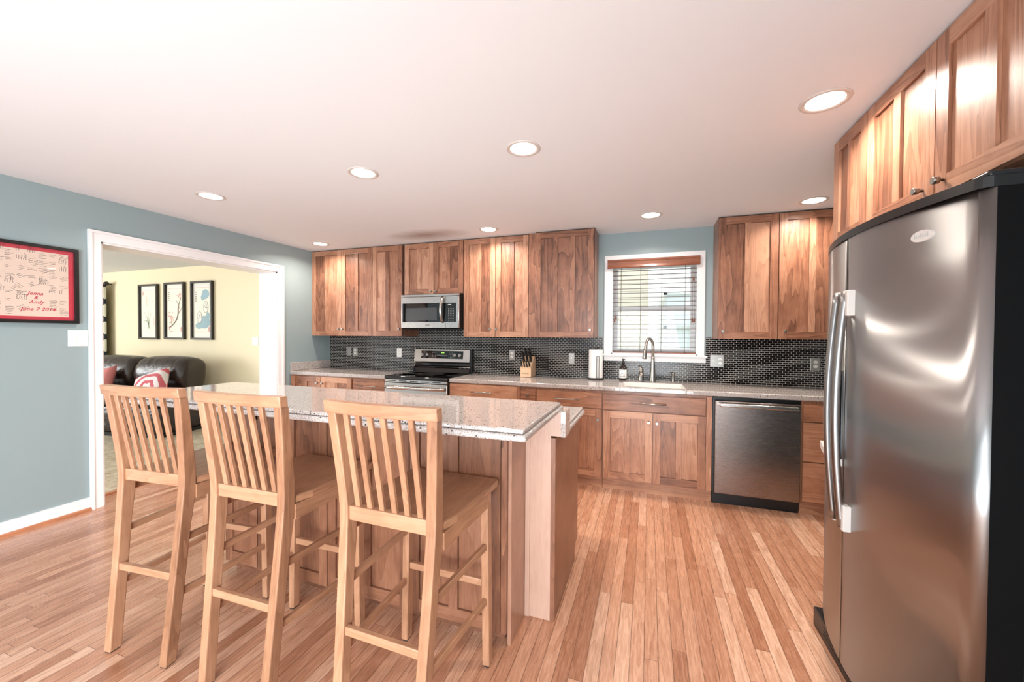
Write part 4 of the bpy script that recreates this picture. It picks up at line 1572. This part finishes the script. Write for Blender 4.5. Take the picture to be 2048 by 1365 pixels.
# ------------------------------------------------------------------ living room
def scroll(x0, x1, z0, z1, label, draw):
    t = thing('scroll_picture', ((x0 + x1) / 2, 0, z0), label, 'framed picture', 'brush paintings on the yellow wall')
    f = 0.03
    b = MB()
    b.box(x0, x0 + f, -0.045, -0.0005, z0, z1).box(x1 - f, x1, -0.045, -0.0005, z0, z1)
    b.box(x0 + f, x1 - f, -0.045, -0.0005, z0, z0 + f).box(x0 + f, x1 - f, -0.045, -0.0005, z1 - f, z1)
    b.build('frame', M_afr, t)
    MB().box(x0 + f, x1 - f, -0.014, -0.002, z0 + f, z1 - f).build('paper', M_artpaper, t)
    ins = MB().box(x0 + 0.065, x1 - 0.065, -0.0155, -0.0142, z0 + 0.12, z1 - 0.10).build('painted_panel', M_artin, t)
    w_, h_ = x1 - x0 - 0.13, z1 - z0 - 0.22

    def fr(u, d, v):
        return (x0 + 0.065 + u * w_, -0.0162 + d, z0 + 0.12 + v * h_)
    draw(fr, ins, w_, h_)
    b = MB()
    for v in (0.0, 1.0):
        b.quad([fr(0, 0, v - 0.002), fr(1, 0, v - 0.002), fr(1, 0, v + 0.002), fr(0, 0, v + 0.002)])
    b.build('border_line', M_pink, ins)
    MB().box(x0 + f, x1 - f, -0.028, -0.0265, z0 + f, z1 - f).build('glass', M_glass, t)


def stroke(b, fr, w_, h_, P, wd):
    n = len(P)
    fr2 = lambda u, d, v: fr(u / w_, d, v / h_)
    b.ribbon([(u * w_, v * h_) for u, v in P], wd, fr2)


def bez(p0, p1, p2, n=10):
    return [((1 - s) ** 2 * p0[0] + 2 * s * (1 - s) * p1[0] + s * s * p2[0], (1 - s) ** 2 * p0[1] + 2 * s * (1 - s) * p1[1] + s * s * p2[1]) for s in [i / n for i in range(n + 1)]]


DOTN = [0]


def dot(b, fr, w_, h_, u, v, r, ry=None, d=-0.0004):
    ry = ry or r
    DOTN[0] += 1
    d -= 0.00006 * (DOTN[0] % 12)
    b.quad([fr(u + r / w_ * math.cos(a), d, v + ry / h_ * math.sin(a)) for a in [2 * PI * i / 14 for i in range(14)]])


def draw_orchid(fr, ins, w_, h_):
    b = MB()
    for P in (bez((0.45, 0.12), (0.4, 0.4), (0.15, 0.48)), bez((0.45, 0.12), (0.55, 0.35), (0.65, 0.46)), bez((0.42, 0.22), (0.3, 0.3), (0.1, 0.26)),
              bez((0.45, 0.12), (0.5, 0.3), (0.42, 0.5)), bez((0.45, 0.14), (0.48, 0.24), (0.3, 0.28))):
        stroke(b, fr, w_, h_, P, [0.016] * 6 + [0.008] * 5)
    dot(b, fr, w_, h_, 0.47, 0.12, 0.03, 0.03)
    b.build('ink_strokes', M_greenw, ins)
    b = MB()
    for P in (bez((0.2, 0.85), (0.35, 0.75), (0.5, 0.72)), bez((0.3, 0.9), (0.4, 0.75), (0.3, 0.66)), bez((0.72, 0.78), (0.85, 0.72), (0.82, 0.62)), bez((0.3, 0.7), (0.4, 0.62), (0.42, 0.58))):
        stroke(b, fr, w_, h_, P, 0.008)
    b.build('pale_strokes', M_artin if False else mat('pale_ink', rgb(206, 198, 176), 0.7), ins)
    b = MB()
    for i in range(5):
        dot(b, fr, w_, h_, 0.86, 0.34 - i * 0.04, 0.008)
    dot(b, fr, w_, h_, 0.06, 0.93, 0.012, 0.03)
    b.build('seal_marks', M_pink, ins)


def draw_plum(fr, ins, w_, h_):
    b = MB()
    tr = bez((0.08, 0.10), (0.72, 0.22), (0.72, 0.48), 9) + bez((0.72, 0.52), (0.78, 0.68), (0.9, 0.78), 7)
    stroke(b, fr, w_, h_, tr, [0.022] * 5 + [0.028] * 7 + [0.016] * 6)
    for P in (bez((0.3, 0.18), (0.15, 0.25), (0.1, 0.2)), bez((0.75, 0.42), (0.9, 0.48), (0.95, 0.55)), bez((0.78, 0.62), (0.65, 0.68), (0.6, 0.72))):
        stroke(b, fr, w_, h_, P, 0.01)
    for i in range(5):
        dot(b, fr, w_, h_, 0.08, 0.92 - i * 0.045, 0.009)
    b.build('branch_strokes', M_sumi, ins)
    b = MB()
    r_ = random.Random(5)
    for u, v, n in ((0.78, 0.84, 8), (0.2, 0.4, 9), (0.3, 0.28, 10), (0.15, 0.06, 6), (0.92, 0.52, 3)):
        for i in range(n):
            dot(b, fr, w_, h_, u + r_.uniform(-0.14, 0.14), v + r_.uniform(-0.06, 0.06), 0.011)
    stroke(b, fr, w_, h_, bez((0.12, 0.46), (0.2, 0.3), (0.34, 0.22)), 0.008)
    dot(b, fr, w_, h_, 0.92, 0.06, 0.013, 0.04)
    b.build('blossoms', M_pink, ins)


def draw_lotus(fr, ins, w_, h_):
    b = MB()
    dot(b, fr, w_, h_, 0.70, 0.85, 0.085, 0.075)
    dot(b, fr, w_, h_, 0.55, 0.78, 0.05, 0.05)
    dot(b, fr, w_, h_, 0.62, 0.22, 0.13, 0.10)
    dot(b, fr, w_, h_, 0.28, 0.14, 0.085, 0.05)
    dot(b, fr, w_, h_, 0.85, 0.36, 0.04, 0.06)
    b.build('leaf_washes', M_bluew, ins)
    for u, v in ((0.32, 0.33), (0.72, 0.56)):
        b = MB()
        dot(b, fr, w_, h_, u, v, 0.048, 0.085, -0.0016)
        b.build('pale_shape', M_artpaper, ins)
        b = MB()
        fr2 = lambda uu, d, vv: fr(uu, d - 0.0026, vv)
        P = [(u + 0.05 / w_ * math.cos(a), v + 0.088 / h_ * math.sin(a)) for a in [2 * PI * i / 20 for i in range(21)]]
        stroke(b, fr2, w_, h_, P, 0.006)
        r_ = random.Random(int(u * 100))
        for i in range(6):
            a, c2 = u + r_.uniform(-0.08, 0.08), v + r_.uniform(-0.06, 0.06)
            stroke(b, fr2, w_, h_, bez((a - 0.05, c2), (a, c2 + 0.03), (a + 0.05, c2 - 0.01), 5), 0.005)
        b.build('ink_outline', M_sumi, ins)
    b = MB()
    for i in range(5):
        dot(b, fr, w_, h_, 0.08, 0.90 - i * 0.05, 0.010)
    b.build('ink_marks', M_sumi, ins)
    b = MB()
    dot(b, fr, w_, h_, 0.92, 0.06, 0.014, 0.04)
    b.build('seal_mark', M_pink, ins)


scroll(-8.040, -7.566, 1.260, 2.163, 'leftmost of three black-framed brush paintings, pale orchid leaves', draw_orchid)
scroll(-7.394, -6.923, 1.265, 2.172, 'middle of three black-framed brush paintings, dark blossoming branch', draw_plum)
scroll(-6.760, -6.285, 1.265, 2.169, 'rightmost of three black-framed brush paintings, blue washes with white shapes', draw_lotus)

# curtain
t = thing('curtain', (-9.3, -0.10, 0.02), 'cream curtain with dark trellis pattern at the left of the living room wall', 'curtain')
k = MB()
N = 90
v0, v1 = [], []
for i in range(N + 1):
    x = -10.05 + 1.27 * i / N
    y = -0.10 + 0.035 * math.sin(i / N * 2 * PI * 9)
    v0.append(k.bm.verts.new((x, y, 0.03)))
    v1.append(k.bm.verts.new((x, y, 2.198)))
fs = [k.bm.faces.new((v0[i], v0[i + 1], v1[i + 1], v1[i])) for i in range(N)]
k._tag(fs, 0.5, 0, True)
cu = k.build('panel', M_trellis, t)
md = cu.modifiers.new('thick', 'SOLIDIFY')
md.thickness = 0.004
t = thing('curtain_rod', (-9.6, -0.1, 2.2), 'dark curtain rod with a knob finial above the trellis curtain', 'curtain rod')
MB().tube([(-10.9, -0.10, 2.205), (-8.83, -0.10, 2.205)], 0.013, 12).build('rod', M_afr, t)
MB().tube([(-8.831, -0.10, 2.205), (-8.82, -0.10, 2.205), (-8.80, -0.10, 2.205), (-8.765, -0.10, 2.205), (-8.75, -0.10, 2.205)], [0.014, 0.014, 0.032, 0.036, 0.022], 14).build('finial', M_afr, t)
MB().box(-8.838, -8.82, -0.10, -0.0005, 2.197, 2.213).build('bracket', M_afr, t)

# sofa
t = thing('sofa', (-5.70, -0.97, 0), 'dark brown leather reclining sofa against the yellow living room wall', 'sofa')


def puff(b, x0, x1, y0, y1, z0, z1, bev=0.07, lean=0.0):
    pts = [(x0, y0, z0), (x1, y0, z0), (x1, y1, z0), (x0, y1, z0), (x0, y0 + lean, z1), (x1, y0 + lean, z1), (x1, y1 + lean, z1), (x0, y1 + lean, z1)]
    b.hexa(pts, 0.5, 0, bev, 5)
    for f in b.bm.faces:
        f.smooth = True
    return b


sx = [-8.35, -7.45, -6.56, -5.70]
puff(MB(), -8.6, -5.70, -0.95, -0.22, 0.05, 0.40, 0.05).build('base', M_leather, t)
for i in range(3):
    x0, x1 = sx[i] + 0.004, sx[i + 1] - 0.004
    puff(MB(), x0, x1, -1.00, -0.36, 0.385, 0.55, 0.06).build('seat_cushion', M_leather, t)
    bc = MB()
    # plump back cushion: profile in YZ extruded along X with crowned ends
    prof = [(-0.50, 0.52), (-0.60, 0.56), (-0.66, 0.66), (-0.665, 0.78), (-0.64, 0.88), (-0.58, 0.955), (-0.50, 0.985), (-0.38, 0.985), (-0.28, 0.95), (-0.25, 0.88), (-0.27, 0.70), (-0.30, 0.52)]
    ns = 14
    rings = []
    for s in range(ns + 1):
        k = s / ns
        x = x0 + (x1 - x0) * k
        e = min(k, 1 - k) * ns
        sc = 1.0 if e >= 2 else (0.86 if e == 0 else 0.965)
        lift = 0.025 * math.sin(PI * k)
        cyy, czz = -0.45, 0.74
        wr = 0.008 * math.sin(k * 40)
        rings.append([bc.bm.verts.new((x, cyy + (p - cyy) * sc + (wr if p < -0.55 else 0), czz + (q - czz) * sc + lift)) for p, q in prof])
    fs = []
    m = len(prof)
    for A, Bq in zip(rings, rings[1:]):
        for q in range(m):
            fs.append(bc.bm.faces.new((A[q], A[(q + 1) % m], Bq[(q + 1) % m], Bq[q])))
    fs += [bc.bm.faces.new(rings[0]), bc.bm.faces.new(rings[-1])]
    bmesh.ops.recalc_face_normals(bc.bm, faces=fs)
    bc._tag(fs, 0.5, 0, True)
    bc.build('back_cushion', M_leather, t, subsurf=1)
puff(MB(), -8.63, -8.36, -1.0, -0.25, 0.05, 0.66, 0.08).build('armrest', M_leather, t)
MB().box(-8.5, -5.72, -0.93, -0.25, 0.004, 0.05).build('plinth', M_black, t)
t.rotation_euler = (0, 0, 0.17)
t.location = (-5.90, -0.95, 0)
t.scale = (1, 1, 1.035)
MS = Matrix.Translation((-5.90, -0.95, 0)) @ Matrix.Rotation(0.17, 4, 'Z') @ Matrix.Translation((5.70, 0.97, 0))


def pillow(name, w_, h_, th, m, loc, rot, label):
    b = MB()
    n = 12
    front, back = [], []
    for i in range(n + 1):
        rf, rb = [], []
        for j in range(n + 1):
            u, v = -1 + 2 * i / n, -1 + 2 * j / n
            e = ((1 - u ** 4) * (1 - v ** 4)) ** 0.5
            pin = 1 - 0.07 * (1 - u * u * 1.0) * abs(v) ** 2 - 0.0
            pin2 = 1 - 0.07 * (1 - v * v) * abs(u) ** 2
            p = (u * w_ / 2 * pin2, -th / 2 * e, v * h_ / 2 * pin)
            rf.append(b.bm.verts.new(p))
            rb.append(rf[-1] if i in (0, n) or j in (0, n) else b.bm.verts.new((p[0], th / 2 * e, p[2])))
        front.append(rf)
        back.append(rb)
    fs = []
    for i in range(n):
        for j in range(n):
            fs.append(b.bm.faces.new((front[i][j], front[i + 1][j], front[i + 1][j + 1], front[i][j + 1])))
            fs.append(b.bm.faces.new((back[i][j], back[i][j + 1], back[i + 1][j + 1], back[i + 1][j])))
    bmesh.ops.recalc_face_normals(b.bm, faces=fs)
    b._tag(fs, 0.5, 0, True)
    o = b.build(name, m)
    o.location = MS @ Vector(loc)
    o.rotation_euler = (rot[0], rot[1], rot[2] + 0.17)
    return tag(o, label, 'throw pillow', None)


pillow('throw_pillow', 0.46, 0.46, 0.15, M_pillow, (-5.98, -0.84, 0.655), (-0.6, -0.35, 0.25), 'white throw pillow with red ring pattern on the dark leather sofa')
pillow('throw_pillow', 0.44, 0.44, 0.15, M_pillow2, (-6.84, -0.84, 0.67), (-0.6, -0.35, 0.2), 'plain rose-pink throw pillow on the dark sofa beside the casing')
